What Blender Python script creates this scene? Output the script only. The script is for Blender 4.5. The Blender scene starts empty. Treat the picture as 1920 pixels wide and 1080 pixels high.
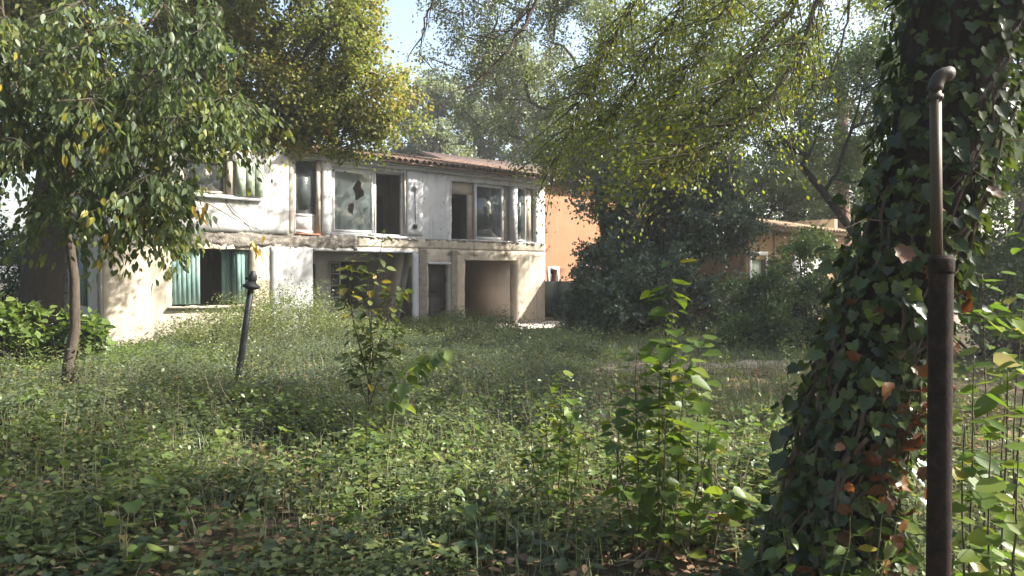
import bpy, bmesh, math, random
import numpy as np
from mathutils import Vector, Matrix, Euler

# ------------------------------------------------------------------ camera, sky, sun, exposure
scene = bpy.context.scene
COL = scene.collection
R = math.radians
CAM_H = 1.65
cam = bpy.data.cameras.new('camera'); cam.lens = 26.0; cam.sensor_width = 36.0
cam.clip_start = 0.05; cam.clip_end = 900
camo = bpy.data.objects.new('camera', cam); COL.objects.link(camo)
camo.location = (0, 0, CAM_H); camo.rotation_euler = (R(90 - 0.99), 0, 0)
scene.camera = camo

SUN_AZ, SUN_EL = 0.0, 38.0            # azimuth counted from +X (right of the view) towards +Y (ahead)
sd = Vector((math.cos(R(SUN_AZ)) * math.cos(R(SUN_EL)), math.sin(R(SUN_AZ)) * math.cos(R(SUN_EL)), math.sin(R(SUN_EL))))
sun = bpy.data.lights.new('sun', 'SUN'); sun.energy = 5.0; sun.angle = R(0.55); sun.color = (1.0, 0.95, 0.86)
suno = bpy.data.objects.new('sun', sun); COL.objects.link(suno)
suno.rotation_euler = sd.to_track_quat('Z', 'Y').to_euler(); suno.location = (20, 5, 30)

world = bpy.data.worlds.new('World'); scene.world = world; world.use_nodes = True
wn = world.node_tree.nodes; wl = world.node_tree.links
wn.clear()
sky = wn.new('ShaderNodeTexSky'); sky.sky_type = 'NISHITA'; sky.sun_disc = False
sky.sun_elevation = R(SUN_EL); sky.sun_rotation = R(90 - SUN_AZ)
sky.air_density = 1.2; sky.dust_density = 4.0; sky.ozone_density = 1.0
bg = wn.new('ShaderNodeBackground'); bg.inputs['Strength'].default_value = 0.105
wo = wn.new('ShaderNodeOutputWorld')
wl.new(sky.outputs[0], bg.inputs[0]); wl.new(bg.outputs[0], wo.inputs[0])

scene.view_settings.view_transform = 'Standard'; scene.view_settings.look = 'None'
scene.view_settings.exposure = 1.95; scene.view_settings.gamma = 1.0
scene.view_settings.use_curve_mapping = False
scene.render.engine = 'CYCLES'
scene.cycles.use_denoising = True
scene.cycles.max_bounces = 8; scene.cycles.diffuse_bounces = 4; scene.cycles.glossy_bounces = 3
scene.cycles.transmission_bounces = 4; scene.cycles.transparent_max_bounces = 8
scene.cycles.sample_clamp_indirect = 6.0

rng = np.random.default_rng(7)
random.seed(7)
FPX = 1387.0
def at(x, y, Y):                        # a point seen at photo pixel (x, y), standing Y metres ahead
    return np.array([(x - 960) / FPX * Y, Y, CAM_H + (516 - y) / FPX * Y])

# ------------------------------------------------------------------ materials
def new_mat(name):
    m = bpy.data.materials.new(name); m.use_nodes = True
    nt = m.node_tree; nt.nodes.clear()
    out = nt.nodes.new('ShaderNodeOutputMaterial')
    return m, nt, out
def N(nt, t, **kw):
    n = nt.nodes.new(t)
    for k, v in kw.items(): setattr(n, k, v)
    return n
def ramp(nt, fac, stops, interp='LINEAR'):
    r = N(nt, 'ShaderNodeValToRGB'); r.color_ramp.interpolation = interp
    e = r.color_ramp.elements
    while len(e) > 1: e.remove(e[-1])
    e[0].position = stops[0][0]; e[0].color = (*stops[0][1], 1)
    for p, c in stops[1:]:
        q = e.new(p); q.color = (*c, 1)
    nt.links.new(fac, r.inputs[0])
    return r.outputs[0]
def noise(nt, scale, detail=4, rough=0.6, coord=None, w=None):
    n = N(nt, 'ShaderNodeTexNoise'); n.inputs['Scale'].default_value = scale
    n.inputs['Detail'].default_value = detail; n.inputs['Roughness'].default_value = rough
    if coord is not None: nt.links.new(coord, n.inputs['Vector'])
    return n.outputs['Fac']
def mixc(nt, fac, a, b, mode='MIX'):
    n = N(nt, 'ShaderNodeMix', data_type='RGBA', blend_type=mode)
    for sock, v in ((n.inputs[0], fac), (n.inputs[6], a), (n.inputs[7], b)):
        if hasattr(v, 'is_output'): nt.links.new(v, sock)
        elif isinstance(v, (int, float)): sock.default_value = v
        else: sock.default_value = (*v, 1)
    return n.outputs[2]
def mapping(nt, scale=(1, 1, 1), kind='Object'):
    tc = N(nt, 'ShaderNodeTexCoord'); mp = N(nt, 'ShaderNodeMapping')
    mp.inputs['Scale'].default_value = scale
    nt.links.new(tc.outputs[kind], mp.inputs['Vector'])
    return mp.outputs[0]
def bumped(nt, height, strength, dist, bsdf):
    b = N(nt, 'ShaderNodeBump'); b.inputs['Strength'].default_value = strength; b.inputs['Distance'].default_value = dist
    nt.links.new(height, b.inputs['Height']); nt.links.new(b.outputs[0], bsdf.inputs['Normal'])

def leaf_mat(name, stops, trans=0.45, gloss=0.035, rough=0.42, src='attr', tint=(1.15, 1.2, 0.55)):
    m, nt, out = new_mat(name)
    if src == 'attr':
        a = N(nt, 'ShaderNodeAttribute'); a.attribute_name = 'rnd'; f = a.outputs['Fac']
    else:
        a = N(nt, 'ShaderNodeObjectInfo'); f = a.outputs['Random']
    col = ramp(nt, f, stops)
    vn = noise(nt, 22.0, 2, 0.5, mapping(nt))
    col = mixc(nt, 0.25, col, mixc(nt, vn, (0.25, 0.25, 0.2), (1.0, 1.0, 0.9)), 'OVERLAY')
    d = N(nt, 'ShaderNodeBsdfDiffuse'); t = N(nt, 'ShaderNodeBsdfTranslucent')
    nt.links.new(col, d.inputs[0])
    tc = mixc(nt, 1.0, col, tint, 'MULTIPLY'); nt.links.new(tc, t.inputs[0])
    mx = N(nt, 'ShaderNodeMixShader'); mx.inputs[0].default_value = trans
    nt.links.new(d.outputs[0], mx.inputs[1]); nt.links.new(t.outputs[0], mx.inputs[2])
    g = N(nt, 'ShaderNodeBsdfGlossy'); g.inputs['Roughness'].default_value = rough
    g.inputs[0].default_value = (0.75, 0.8, 0.8, 1)
    m2 = N(nt, 'ShaderNodeMixShader'); m2.inputs[0].default_value = gloss
    nt.links.new(mx.outputs[0], m2.inputs[1]); nt.links.new(g.outputs[0], m2.inputs[2])
    nt.links.new(m2.outputs[0], out.inputs[0])
    return m

def simple_mat(name, c1, c2, scale=8, rough=0.8, metal=0.0, bump=0.3, bdist=0.01, stretch=(1, 1, 1), c3=None, spec=0.3, objrand=0.0):
    m, nt, out = new_mat(name)
    p = N(nt, 'ShaderNodeBsdfPrincipled'); co = mapping(nt, stretch)
    n1 = noise(nt, scale, 6, 0.65, co)
    stops = [(0.3, c1), (0.7, c2)]
    if c3: stops = [(0.25, c1), (0.5, c2), (0.72, c3)]
    col = ramp(nt, n1, stops)
    if objrand:
        oi = N(nt, 'ShaderNodeObjectInfo')
        col = mixc(nt, objrand, col, ramp(nt, oi.outputs['Random'], [(0, (0.1, 0.1, 0.1)), (1, (0.95, 0.9, 0.85))]), 'OVERLAY')
    nt.links.new(col, p.inputs['Base Color'])
    p.inputs['Roughness'].default_value = rough; p.inputs['Metallic'].default_value = metal
    p.inputs['Specular IOR Level'].default_value = spec
    if bump:
        n2 = noise(nt, scale * 4, 5, 0.7, co); bumped(nt, n2, bump, bdist, p)
    nt.links.new(p.outputs[0], out.inputs[0])
    return m

def plaster(name, base, light, dirt, bare, bare_amt=0.36, streak=0.5):
    """weathered render: blotchy paint, grey run-off streaks, patches worn down to the bare coat"""
    m, nt, out = new_mat(name)
    p = N(nt, 'ShaderNodeBsdfPrincipled'); p.inputs['Roughness'].default_value = 0.9
    p.inputs['Specular IOR Level'].default_value = 0.15
    co = mapping(nt)
    col = ramp(nt, noise(nt, 1.3, 6, 0.6, co), [(0.3, base), (0.7, light)])
    st = noise(nt, 5.0, 4, 0.6, mapping(nt, (1.6, 1.6, 0.16)))
    sf = ramp(nt, st, [(0.52, (0, 0, 0)), (0.75, (streak,) * 3)])
    col = mixc(nt, sf, col, dirt)
    pn = noise(nt, 2.2, 9, 0.72, co)
    pf = ramp(nt, pn, [(bare_amt - 0.03, (1, 1, 1)), (bare_amt, (0, 0, 0))])
    col = mixc(nt, pf, col, bare)
    sp = noise(nt, 40, 3, 0.6, co)
    col = mixc(nt, 0.25, col, mixc(nt, sp, (0.2, 0.2, 0.2), (0.85, 0.85, 0.85)), 'OVERLAY')
    nt.links.new(col, p.inputs['Base Color'])
    h = mixc(nt, 0.5, noise(nt, 60, 4, 0.7, co), pn)
    bumped(nt, h, 0.35, 0.02, p)
    nt.links.new(p.outputs[0], out.inputs[0])
    return m

M = {}
M['upper'] = plaster('old_white_plaster', (0.42, 0.425, 0.435), (0.53, 0.535, 0.54), (0.22, 0.215, 0.21), (0.24, 0.22, 0.20), 0.39, 0.9)
M['lower'] = plaster('cream_plaster', (0.40, 0.35, 0.275), (0.48, 0.425, 0.34), (0.24, 0.21, 0.175), (0.24, 0.205, 0.17), 0.41, 0.9)
M['whitewash'] = plaster('whitewashed_plaster', (0.42, 0.425, 0.44), (0.50, 0.505, 0.515), (0.28, 0.28, 0.28), (0.30, 0.28, 0.25), 0.31, 0.5)
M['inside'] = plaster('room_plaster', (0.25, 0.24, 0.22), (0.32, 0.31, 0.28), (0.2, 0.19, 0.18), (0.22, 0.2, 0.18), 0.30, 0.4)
M['ochre'] = plaster('ochre_plaster', (0.28, 0.145, 0.082), (0.335, 0.18, 0.105), (0.22, 0.12, 0.075), (0.32, 0.20, 0.14), 0.30, 0.6)
M['shedwall'] = plaster('tan_plaster', (0.26, 0.18, 0.105), (0.31, 0.215, 0.13), (0.2, 0.145, 0.09), (0.27, 0.2, 0.14), 0.28, 0.4)
M['roomside'] = plaster('beige_room_side', (0.62, 0.52, 0.43), (0.68, 0.58, 0.49), (0.55, 0.46, 0.38), (0.53, 0.45, 0.37), 0.22, 0.25)
M['concrete'] = simple_mat('broken_concrete', (0.11, 0.10, 0.085), (0.30, 0.27, 0.235), 7, 0.95, bump=1.0, bdist=0.06, c3=(0.38, 0.35, 0.31))
M['rubble'] = simple_mat('rough_render', (0.20, 0.17, 0.14), (0.35, 0.31, 0.25), 9, 0.95, bump=1.0, bdist=0.05)
M['frame'] = simple_mat('white_painted_frame', (0.42, 0.42, 0.42), (0.55, 0.55, 0.55), 5, 0.5, bump=0.1)
M['tanframe'] = simple_mat('beige_painted_wood', (0.32, 0.275, 0.225), (0.40, 0.35, 0.29), 6, 0.7, bump=0.2)
M['tile'] = simple_mat('old_clay_tile', (0.075, 0.058, 0.05), (0.17, 0.115, 0.09), 7, 0.95, bump=0.5, bdist=0.01, c3=(0.27, 0.20, 0.15), objrand=0.5)
M['lighttile'] = simple_mat('pale_clay_tile', (0.28, 0.205, 0.14), (0.38, 0.29, 0.20), 6, 0.9, bump=0.4, objrand=0.4)
M['green'] = simple_mat('teal_shutter_paint', (0.075, 0.145, 0.135), (0.125, 0.21, 0.195), 9, 0.65, bump=0.3, stretch=(4, 4, 0.5), c3=(0.22, 0.31, 0.28), objrand=0.08)
M['palegreen'] = simple_mat('pale_green_shutter_paint', (0.32, 0.40, 0.31), (0.42, 0.49, 0.40), 5, 0.65, bump=0.2, stretch=(3, 3, 0.5))
M['dark'] = simple_mat('dark_stained_wood', (0.03, 0.025, 0.022), (0.06, 0.05, 0.045), 6, 0.7, bump=0.3, stretch=(5, 5, 0.5))
M['brick'] = simple_mat('terracotta_sill', (0.42, 0.17, 0.10), (0.5, 0.24, 0.15), 12, 0.9)
M['iron'] = simple_mat('blackened_cast_iron', (0.012, 0.013, 0.016), (0.035, 0.037, 0.042), 14, 0.5, metal=0.3, bump=0.4, bdist=0.004)
M['rust'] = simple_mat('rusty_steel_pipe', (0.007, 0.006, 0.0055), (0.017, 0.012, 0.010), 22, 0.85, metal=0.0, bump=0.9, bdist=0.004, c3=(0.034, 0.020, 0.014), spec=0.15)
M['galv'] = simple_mat('tarnished_galvanised_pipe', (0.033, 0.026, 0.017), (0.075, 0.056, 0.034), 12, 0.55, metal=0.3, bump=0.3, bdist=0.003, stretch=(1, 1, 0.3))
M['cap'] = simple_mat('grey_pipe_elbow', (0.03, 0.026, 0.022), (0.06, 0.05, 0.042), 20, 0.6, metal=0.3, bump=0.3, bdist=0.003)
M['fence'] = simple_mat('dark_green_metal', (0.035, 0.05, 0.048), (0.06, 0.08, 0.075), 5, 0.6, bump=0.1)
M['zinc'] = simple_mat('zinc_pipe', (0.25, 0.25, 0.25), (0.38, 0.38, 0.37), 8, 0.5, metal=0.3)
M['cable'] = simple_mat('black_cable', (0.02, 0.02, 0.02), (0.04, 0.04, 0.04), 8, 0.7)
M['bark'] = simple_mat('grey_brown_bark', (0.055, 0.042, 0.032), (0.14, 0.11, 0.085), 10, 0.95, bump=1.0, bdist=0.03, stretch=(3, 3, 0.5))
M['darkbark'] = simple_mat('dark_furrowed_bark', (0.014, 0.011, 0.009), (0.042, 0.033, 0.026), 9, 0.95, bump=1.0, bdist=0.05, stretch=(3, 3, 0.4))
M['redbark'] = simple_mat('red_pine_bark', (0.12, 0.07, 0.055), (0.25, 0.15, 0.115), 6, 0.95, bump=1.0, bdist=0.05, stretch=(2, 2, 0.5))
M['twig'] = simple_mat('thin_twig_bark', (0.05, 0.04, 0.03), (0.10, 0.08, 0.06), 20, 0.9, bump=0.2)
M['stem'] = simple_mat('young_brown_stem', (0.045, 0.035, 0.022), (0.09, 0.075, 0.04), 30, 0.7, bump=0.1)
M['greenstem'] = simple_mat('weed_stem', (0.09, 0.10, 0.04), (0.17, 0.17, 0.08), 30, 0.8, bump=0)
M['ivystem'] = simple_mat('old_ivy_stem', (0.05, 0.038, 0.026), (0.13, 0.10, 0.07), 25, 0.9, bump=0.3, bdist=0.003)
M['drystem'] = simple_mat('dry_vine_stem', (0.12, 0.095, 0.065), (0.24, 0.20, 0.15), 25, 0.9, bump=0.3, bdist=0.003)

def glass_mat():
    m, nt, out = new_mat('dusty_window_glass')
    tr = N(nt, 'ShaderNodeBsdfTransparent'); tr.inputs[0].default_value = (0.62, 0.68, 0.68, 1)
    gl = N(nt, 'ShaderNodeBsdfGlossy'); gl.inputs['Roughness'].default_value = 0.04
    fr = N(nt, 'ShaderNodeFresnel'); fr.inputs[0].default_value = 1.55
    bn = N(nt, 'ShaderNodeBump'); bn.inputs['Strength'].default_value = 0.06; bn.inputs['Distance'].default_value = 0.05
    nt.links.new(noise(nt, 1.5, 2, 0.5, mapping(nt)), bn.inputs['Height']); nt.links.new(bn.outputs[0], gl.inputs['Normal'])
    mp = N(nt, 'ShaderNodeMath', operation='MULTIPLY_ADD'); mp.inputs[1].default_value = 1.6; mp.inputs[2].default_value = 0.06
    nt.links.new(fr.outputs[0], mp.inputs[0])
    m1 = N(nt, 'ShaderNodeMixShader'); nt.links.new(mp.outputs[0], m1.inputs[0])
    nt.links.new(tr.outputs[0], m1.inputs[1]); nt.links.new(gl.outputs[0], m1.inputs[2])
    df = N(nt, 'ShaderNodeBsdfDiffuse'); df.inputs[0].default_value = (0.20, 0.24, 0.24, 1)
    dust = ramp(nt, noise(nt, 3.0, 6, 0.7, mapping(nt, (1, 1, 0.6))), [(0.35, (0.10,) * 3), (0.72, (0.42,) * 3)])
    m2 = N(nt, 'ShaderNodeMixShader'); nt.links.new(dust, m2.inputs[0])
    nt.links.new(m1.outputs[0], m2.inputs[1]); nt.links.new(df.outputs[0], m2.inputs[2])
    nt.links.new(m2.outputs[0], out.inputs[0])
    return m
M['glass'] = glass_mat()

# foliage colours (reflectance of real leaves)
G = lambda *s: list(s)
SETS = {
 'linden':  G((0, (0.075, 0.10, 0.036)), (0.45, (0.145, 0.165, 0.05)), (0.75, (0.22, 0.21, 0.07)), (0.9, (0.30, 0.21, 0.07)), (1, (0.36, 0.19, 0.09))),
 'cherry':  G((0, (0.055, 0.082, 0.045)), (0.6, (0.10, 0.132, 0.062)), (0.88, (0.17, 0.185, 0.055)), (0.97, (0.26, 0.22, 0.03)), (1, (0.36, 0.24, 0.03))),
 'ash':     G((0, (0.07, 0.094, 0.05)), (0.6, (0.125, 0.152, 0.075)), (1, (0.21, 0.22, 0.11))),
 'locust':  G((0, (0.09, 0.12, 0.018)), (0.6, (0.165, 0.19, 0.022)), (0.9, (0.24, 0.24, 0.025)), (1, (0.32, 0.26, 0.03))),
 'poplar':  G((0, (0.10, 0.125, 0.085)), (0.6, (0.17, 0.195, 0.135)), (1, (0.27, 0.28, 0.20))),
 'laurel':  G((0, (0.035, 0.055, 0.030)), (0.7, (0.07, 0.098, 0.055)), (1, (0.13, 0.155, 0.095))),
 'bush':    G((0, (0.042, 0.068, 0.026)), (0.7, (0.08, 0.115, 0.042)), (1, (0.14, 0.17, 0.065))),
 'nettle':  G((0, (0.060, 0.100, 0.025)), (0.7, (0.11, 0.16, 0.04)), (1, (0.18, 0.21, 0.06))),
 'bramble': G((0, (0.046, 0.062, 0.040)), (0.6, (0.082, 0.104, 0.064)), (0.93, (0.135, 0.155, 0.098)), (1, (0.19, 0.15, 0.08))),
 'weed':    G((0, (0.075, 0.10, 0.040)), (0.6, (0.135, 0.165, 0.06)), (0.9, (0.21, 0.22, 0.085)), (1, (0.24, 0.20, 0.09))),
 'groundivy': G((0, (0.026, 0.044, 0.018)), (0.5, (0.062, 0.088, 0.032)), (0.85, (0.12, 0.14, 0.05)), (0.95, (0.18, 0.17, 0.05)), (1, (0.25, 0.15, 0.06))),
 'grass':   G((0, (0.070, 0.095, 0.055)), (0.6, (0.12, 0.15, 0.085)), (0.9, (0.18, 0.19, 0.11)), (1, (0.25, 0.21, 0.12))),
 'litter':  G((0, (0.07, 0.045, 0.03)), (0.5, (0.15, 0.095, 0.06)), (0.9, (0.24, 0.15, 0.09)), (1, (0.30, 0.21, 0.12))),
 'sapling': G((0, (0.055, 0.095, 0.018)), (0.6, (0.095, 0.145, 0.025)), (0.95, (0.15, 0.18, 0.03)), (1, (0.26, 0.20, 0.03))),
 'yellowsap': G((0, (0.06, 0.085, 0.03)), (0.75, (0.11, 0.14, 0.04)), (0.9, (0.2, 0.18, 0.03)), (1, (0.32, 0.23, 0.03))),
 'ivy':     G((0, (0.014, 0.026, 0.009)), (0.6, (0.036, 0.058, 0.015)), (1, (0.09, 0.115, 0.025))),
 'dead':    G((0, (0.035, 0.018, 0.010)), (0.6, (0.11, 0.046, 0.018)), (1, (0.19, 0.085, 0.03))),
 'yellow':  G((0, (0.30, 0.20, 0.02)), (1, (0.42, 0.28, 0.03))),
}
OPT = {'groundivy': dict(trans=0.45, gloss=0.04, rough=0.4), 'cherry': dict(trans=0.5, gloss=0.014), 'linden': dict(trans=0.55, gloss=0.02), 'laurel': dict(trans=0.2, gloss=0.07, rough=0.36), 'ivy': dict(trans=0.35, gloss=0.028, rough=0.28), 'poplar': dict(trans=0.4, gloss=0.04),
       'sapling': dict(trans=0.55, gloss=0.03), 'locust': dict(trans=0.55, gloss=0.04), 'litter': dict(trans=0.15, gloss=0.02, tint=(1.2, 0.9, 0.6)),
       'dead': dict(trans=0.3, gloss=0.04, tint=(1.3, 0.8, 0.4)), 'grass': dict(trans=0.4, gloss=0.03), 'bramble': dict(trans=0.4, gloss=0.028, rough=0.45),
       'yellow': dict(trans=0.5, gloss=0.04, tint=(1.2, 1.0, 0.5))}
for k, s in SETS.items():
    o = OPT.get(k, {})
    M['leaf_' + k] = leaf_mat('leaf_' + k, s, src='attr', **o)
for k in ('cherry', 'sapling', 'yellowsap', 'ivy', 'dead', 'yellow', 'nettle'):
    M['one_' + k] = leaf_mat('single_leaf_' + k, SETS[k], src='obj', **OPT.get(k, {}))

def ground_mat():
    m, nt, out = new_mat('soil_and_litter')
    p = N(nt, 'ShaderNodeBsdfPrincipled'); p.inputs['Roughness'].default_value = 1.0; p.inputs['Specular IOR Level'].default_value = 0.1
    co = mapping(nt)
    a = ramp(nt, noise(nt, 9, 8, 0.75, co), [(0.3, (0.035, 0.026, 0.018)), (0.55, (0.085, 0.062, 0.042)), (0.75, (0.15, 0.11, 0.075))])
    b = ramp(nt, noise(nt, 26, 5, 0.7, co), [(0.35, (0.03, 0.04, 0.018)), (0.65, (0.08, 0.09, 0.04))])
    f = ramp(nt, noise(nt, 0.6, 5, 0.65, co), [(0.42, (0, 0, 0)), (0.6, (0.8,) * 3)])
    nt.links.new(mixc(nt, f, a, b), p.inputs['Base Color'])
    bumped(nt, noise(nt, 30, 6, 0.75, co), 0.8, 0.05, p)
    nt.links.new(p.outputs[0], out.inputs[0]); return m
M['ground'] = ground_mat()
M['path'] = simple_mat('bare_trodden_earth', (0.13, 0.10, 0.075), (0.25, 0.20, 0.16), 5, 1.0, bump=0.8, bdist=0.03, c3=(0.30, 0.25, 0.20))

# ------------------------------------------------------------------ mesh helpers
def link(o):
    COL.objects.link(o); return o
def tag(o, label=None, cat=None, group=None, kind=None):
    if label: o['label'] = label
    if cat: o['category'] = cat
    if group: o['group'] = group
    if kind: o['kind'] = kind
    return o
def thing(name, loc, label, cat, group=None, rz=0.0):
    o = link(bpy.data.objects.new(name, None)); o.location = loc; o.rotation_euler = (0, 0, rz)
    o.empty_display_size = 0.2
    return tag(o, label, cat, group)
def np_mesh(name, V, F, mat, rnd=None, smooth=False):
    """V (n,3); F list of (m,k) int arrays"""
    me = bpy.data.meshes.new(name)
    V = np.asarray(V, np.float32); F = [np.asarray(f, np.int32) for f in F if len(f)]
    me.vertices.add(len(V)); me.vertices.foreach_set('co', V.ravel())
    nl = sum(f.size for f in F); npoly = sum(len(f) for f in F)
    me.loops.add(nl); me.polygons.add(npoly)
    me.loops.foreach_set('vertex_index', np.concatenate([f.ravel() for f in F]))
    tot = np.concatenate([np.full(len(f), f.shape[1], np.int32) for f in F])
    me.polygons.foreach_set('loop_start', (np.cumsum(tot) - tot).astype(np.int32))
    me.polygons.foreach_set('loop_total', tot)
    if smooth: me.polygons.foreach_set('use_smooth', np.ones(npoly, bool))
    if rnd is not None:
        a = me.attributes.new('rnd', 'FLOAT', 'POINT'); a.data.foreach_set('value', np.asarray(rnd, np.float32))
    me.update(calc_edges=True); me.materials.append(mat)
    return me
def obj(name, me, parent=None):
    o = link(bpy.data.objects.new(name, me))
    if parent is not None: o.parent = parent
    return o

class MB:
    """collects boxes, tubes and polygons into one mesh"""
    def __init__(s): s.v = []; s.f = {}; s.n = 0
    def add(s, V, F):
        V = np.asarray(V, float); s.v.append(V)
        for f in F:
            f = np.asarray(f, int)
            if f.ndim == 1: f = f[None]
            s.f.setdefault(f.shape[1], []).append(f + s.n)
        s.n += len(V); return s
    def box(s, x0, x1, y0, y1, z0, z1, jit=0.0):
        V = np.array([[x, y, z] for x in (x0, x1) for y in (y0, y1) for z in (z0, z1)], float)
        if jit: V += rng.uniform(-jit, jit, V.shape)
        return s.add(V, [[[0, 1, 3, 2], [4, 6, 7, 5], [0, 4, 5, 1], [2, 3, 7, 6], [0, 2, 6, 4], [1, 5, 7, 3]]])
    def prism(s, poly, y0, y1):
        """polygon in (x, z) extruded along y"""
        n = len(poly); V = [[x, y0, z] for x, z in poly] + [[x, y1, z] for x, z in poly]
        F = [[list(range(n))], [list(range(2 * n - 1, n - 1, -1))]]
        q = [[i, i + n, (i + 1) % n + n, (i + 1) % n] for i in range(n)]
        return s.add(V, F + [q])
    def tube(s, P, r, sides=6, cap=True):
        P = np.asarray(P, float); n = len(P); r = np.broadcast_to(np.asarray(r, float), (n,))
        T = np.gradient(P, axis=0); T /= np.linalg.norm(T, axis=1, keepdims=True) + 1e-9
        ref = np.array([0.0, 0.0, 1.0]) if abs(T[:, 2]).mean() < 0.8 else np.array([1.0, 0.0, 0.0])
        A = np.cross(T, ref); A /= np.linalg.norm(A, axis=1, keepdims=True) + 1e-9
        B = np.cross(T, A)
        a = np.linspace(0, 2 * math.pi, sides, endpoint=False)
        V = P[:, None] + r[:, None, None] * (np.cos(a)[None, :, None] * A[:, None] + np.sin(a)[None, :, None] * B[:, None])
        i = np.arange(n - 1)[:, None] * sides; j = np.arange(sides)[None]; k = (j + 1) % sides
        Q = np.stack([i + j, i + k, i + sides + k, i + sides + j], -1).reshape(-1, 4)
        F = [Q]
        if cap and sides > 3: F += [[list(range(sides - 1, -1, -1))], [list(range((n - 1) * sides, n * sides))]]
        return s.add(V.reshape(-1, 3), F)
    def mesh(s, name, mat, off=(0, 0, 0), smooth=False):
        return np_mesh(name, np.concatenate(s.v) - np.asarray(off), [np.concatenate(x) for x in s.f.values()], mat, smooth=smooth)
    def part(s, name, mat, parent=None, off=(0, 0, 0), smooth=False):
        return obj(name, s.mesh(name, mat, off, smooth), parent)

def unit(a): return a / (np.linalg.norm(a, axis=-1, keepdims=True) + 1e-9)
def fnoise(x, y, s=1.0, seed=0.0):
    x = np.asarray(x) * s + seed; y = np.asarray(y) * s - seed * 1.7
    return (np.sin(x * 1.7 + 1.3 * np.sin(y * 1.1)) + np.sin(y * 2.3 + 1.7 * np.sin(x * 0.9 + 2)) + 0.6 * np.sin(x * 4.1 - y * 3.3) + 0.5 * np.sin(y * 5.7 + x * 2.9 + 1)) / 3.1
def ground_z(x, y):
    return 0.05 * fnoise(x, y, 0.35, 3.0)

# ------------------------------------------------------------------ leaves
def half_leaf(outline):
    """outline: right half from base to tip in (x, y); returns verts with a folded midrib and faces"""
    R_ = [(0.0, outline[0][1])] + outline[1:-1] + [(0.0, outline[-1][1])]
    n = len(R_)
    V = [(x, y, 0.22 * abs(x)) for x, y in R_] + [(-x, y, 0.22 * abs(x)) for x, y in R_[1:-1]]
    ri = list(range(n)); li = [0] + list(range(n, 2 * n - 2)) + [n - 1]
    F = [ri, li[::-1]]
    return np.array(V, float), F
TPL = {
 'quad':  (np.array([[0, 0, 0], [0.33, 0.45, 0.08], [0, 1, 0], [-0.33, 0.45, 0.08]], float), [[0, 1, 2], [0, 2, 3]]),
 'wide':  (np.array([[0, 0, 0], [0.45, 0.4, 0.1], [0, 1, -0.05], [-0.45, 0.4, 0.1]], float), [[0, 1, 2], [0, 2, 3]]),
 'oval':  half_leaf([(0, 0), (0.25, 0.2), (0.33, 0.48), (0.2, 0.8), (0, 1)]),
 'lance': half_leaf([(0, 0), (0.16, 0.15), (0.225, 0.42), (0.14, 0.75), (0, 1)]),
 'heart': half_leaf([(0, 0), (0.3, -0.03), (0.46, 0.25), (0.34, 0.62), (0.1, 0.88), (0, 1)]),
}
def ivy_tpl():
    P = [(0, 0.04), (0.22, -0.10), (0.48, 0.06), (0.40, 0.32), (0.40, 0.55), (0.19, 0.70), (0, 1)]
    R_ = [(x, y, 0.25 * x) for x, y in P]; L_ = [(-x, y, 0.25 * x) for x, y in P[1:-1]]
    V = R_ + L_ + [(0, 0.36, 0.0)]; c = len(V) - 1; n = len(P)
    F = [[c, i, i + 1] for i in range(n - 1)]
    ch = [0] + list(range(n, n + n - 2)) + [n - 1]
    F += [[c, ch[i + 1], ch[i]] for i in range(n - 1)]
    return np.array(V, float), F
TPL['ivy'] = ivy_tpl()
def maple_tpl():
    P = [(0, 0), (0.28, -0.06), (0.40, 0.14), (0.56, 0.36), (0.40, 0.46), (0.40, 0.70), (0.20, 0.72), (0, 1)]
    R_ = [(x, y, 0.3 * x * x + 0.1 * y * y) for x, y in P]; L_ = [(-x, y, 0.25 * x) for x, y in P[1:-1]]
    V = R_ + L_ + [(0, 0.3, -0.04)]; c = len(V) - 1; n = len(P)
    ch = [0] + list(range(n, n + n - 2)) + [n - 1]
    return np.array(V, float), [[c, i, i + 1] for i in range(n - 1)] + [[c, ch[i + 1], ch[i]] for i in range(n - 1)]
TPL['dead'] = maple_tpl()

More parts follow.
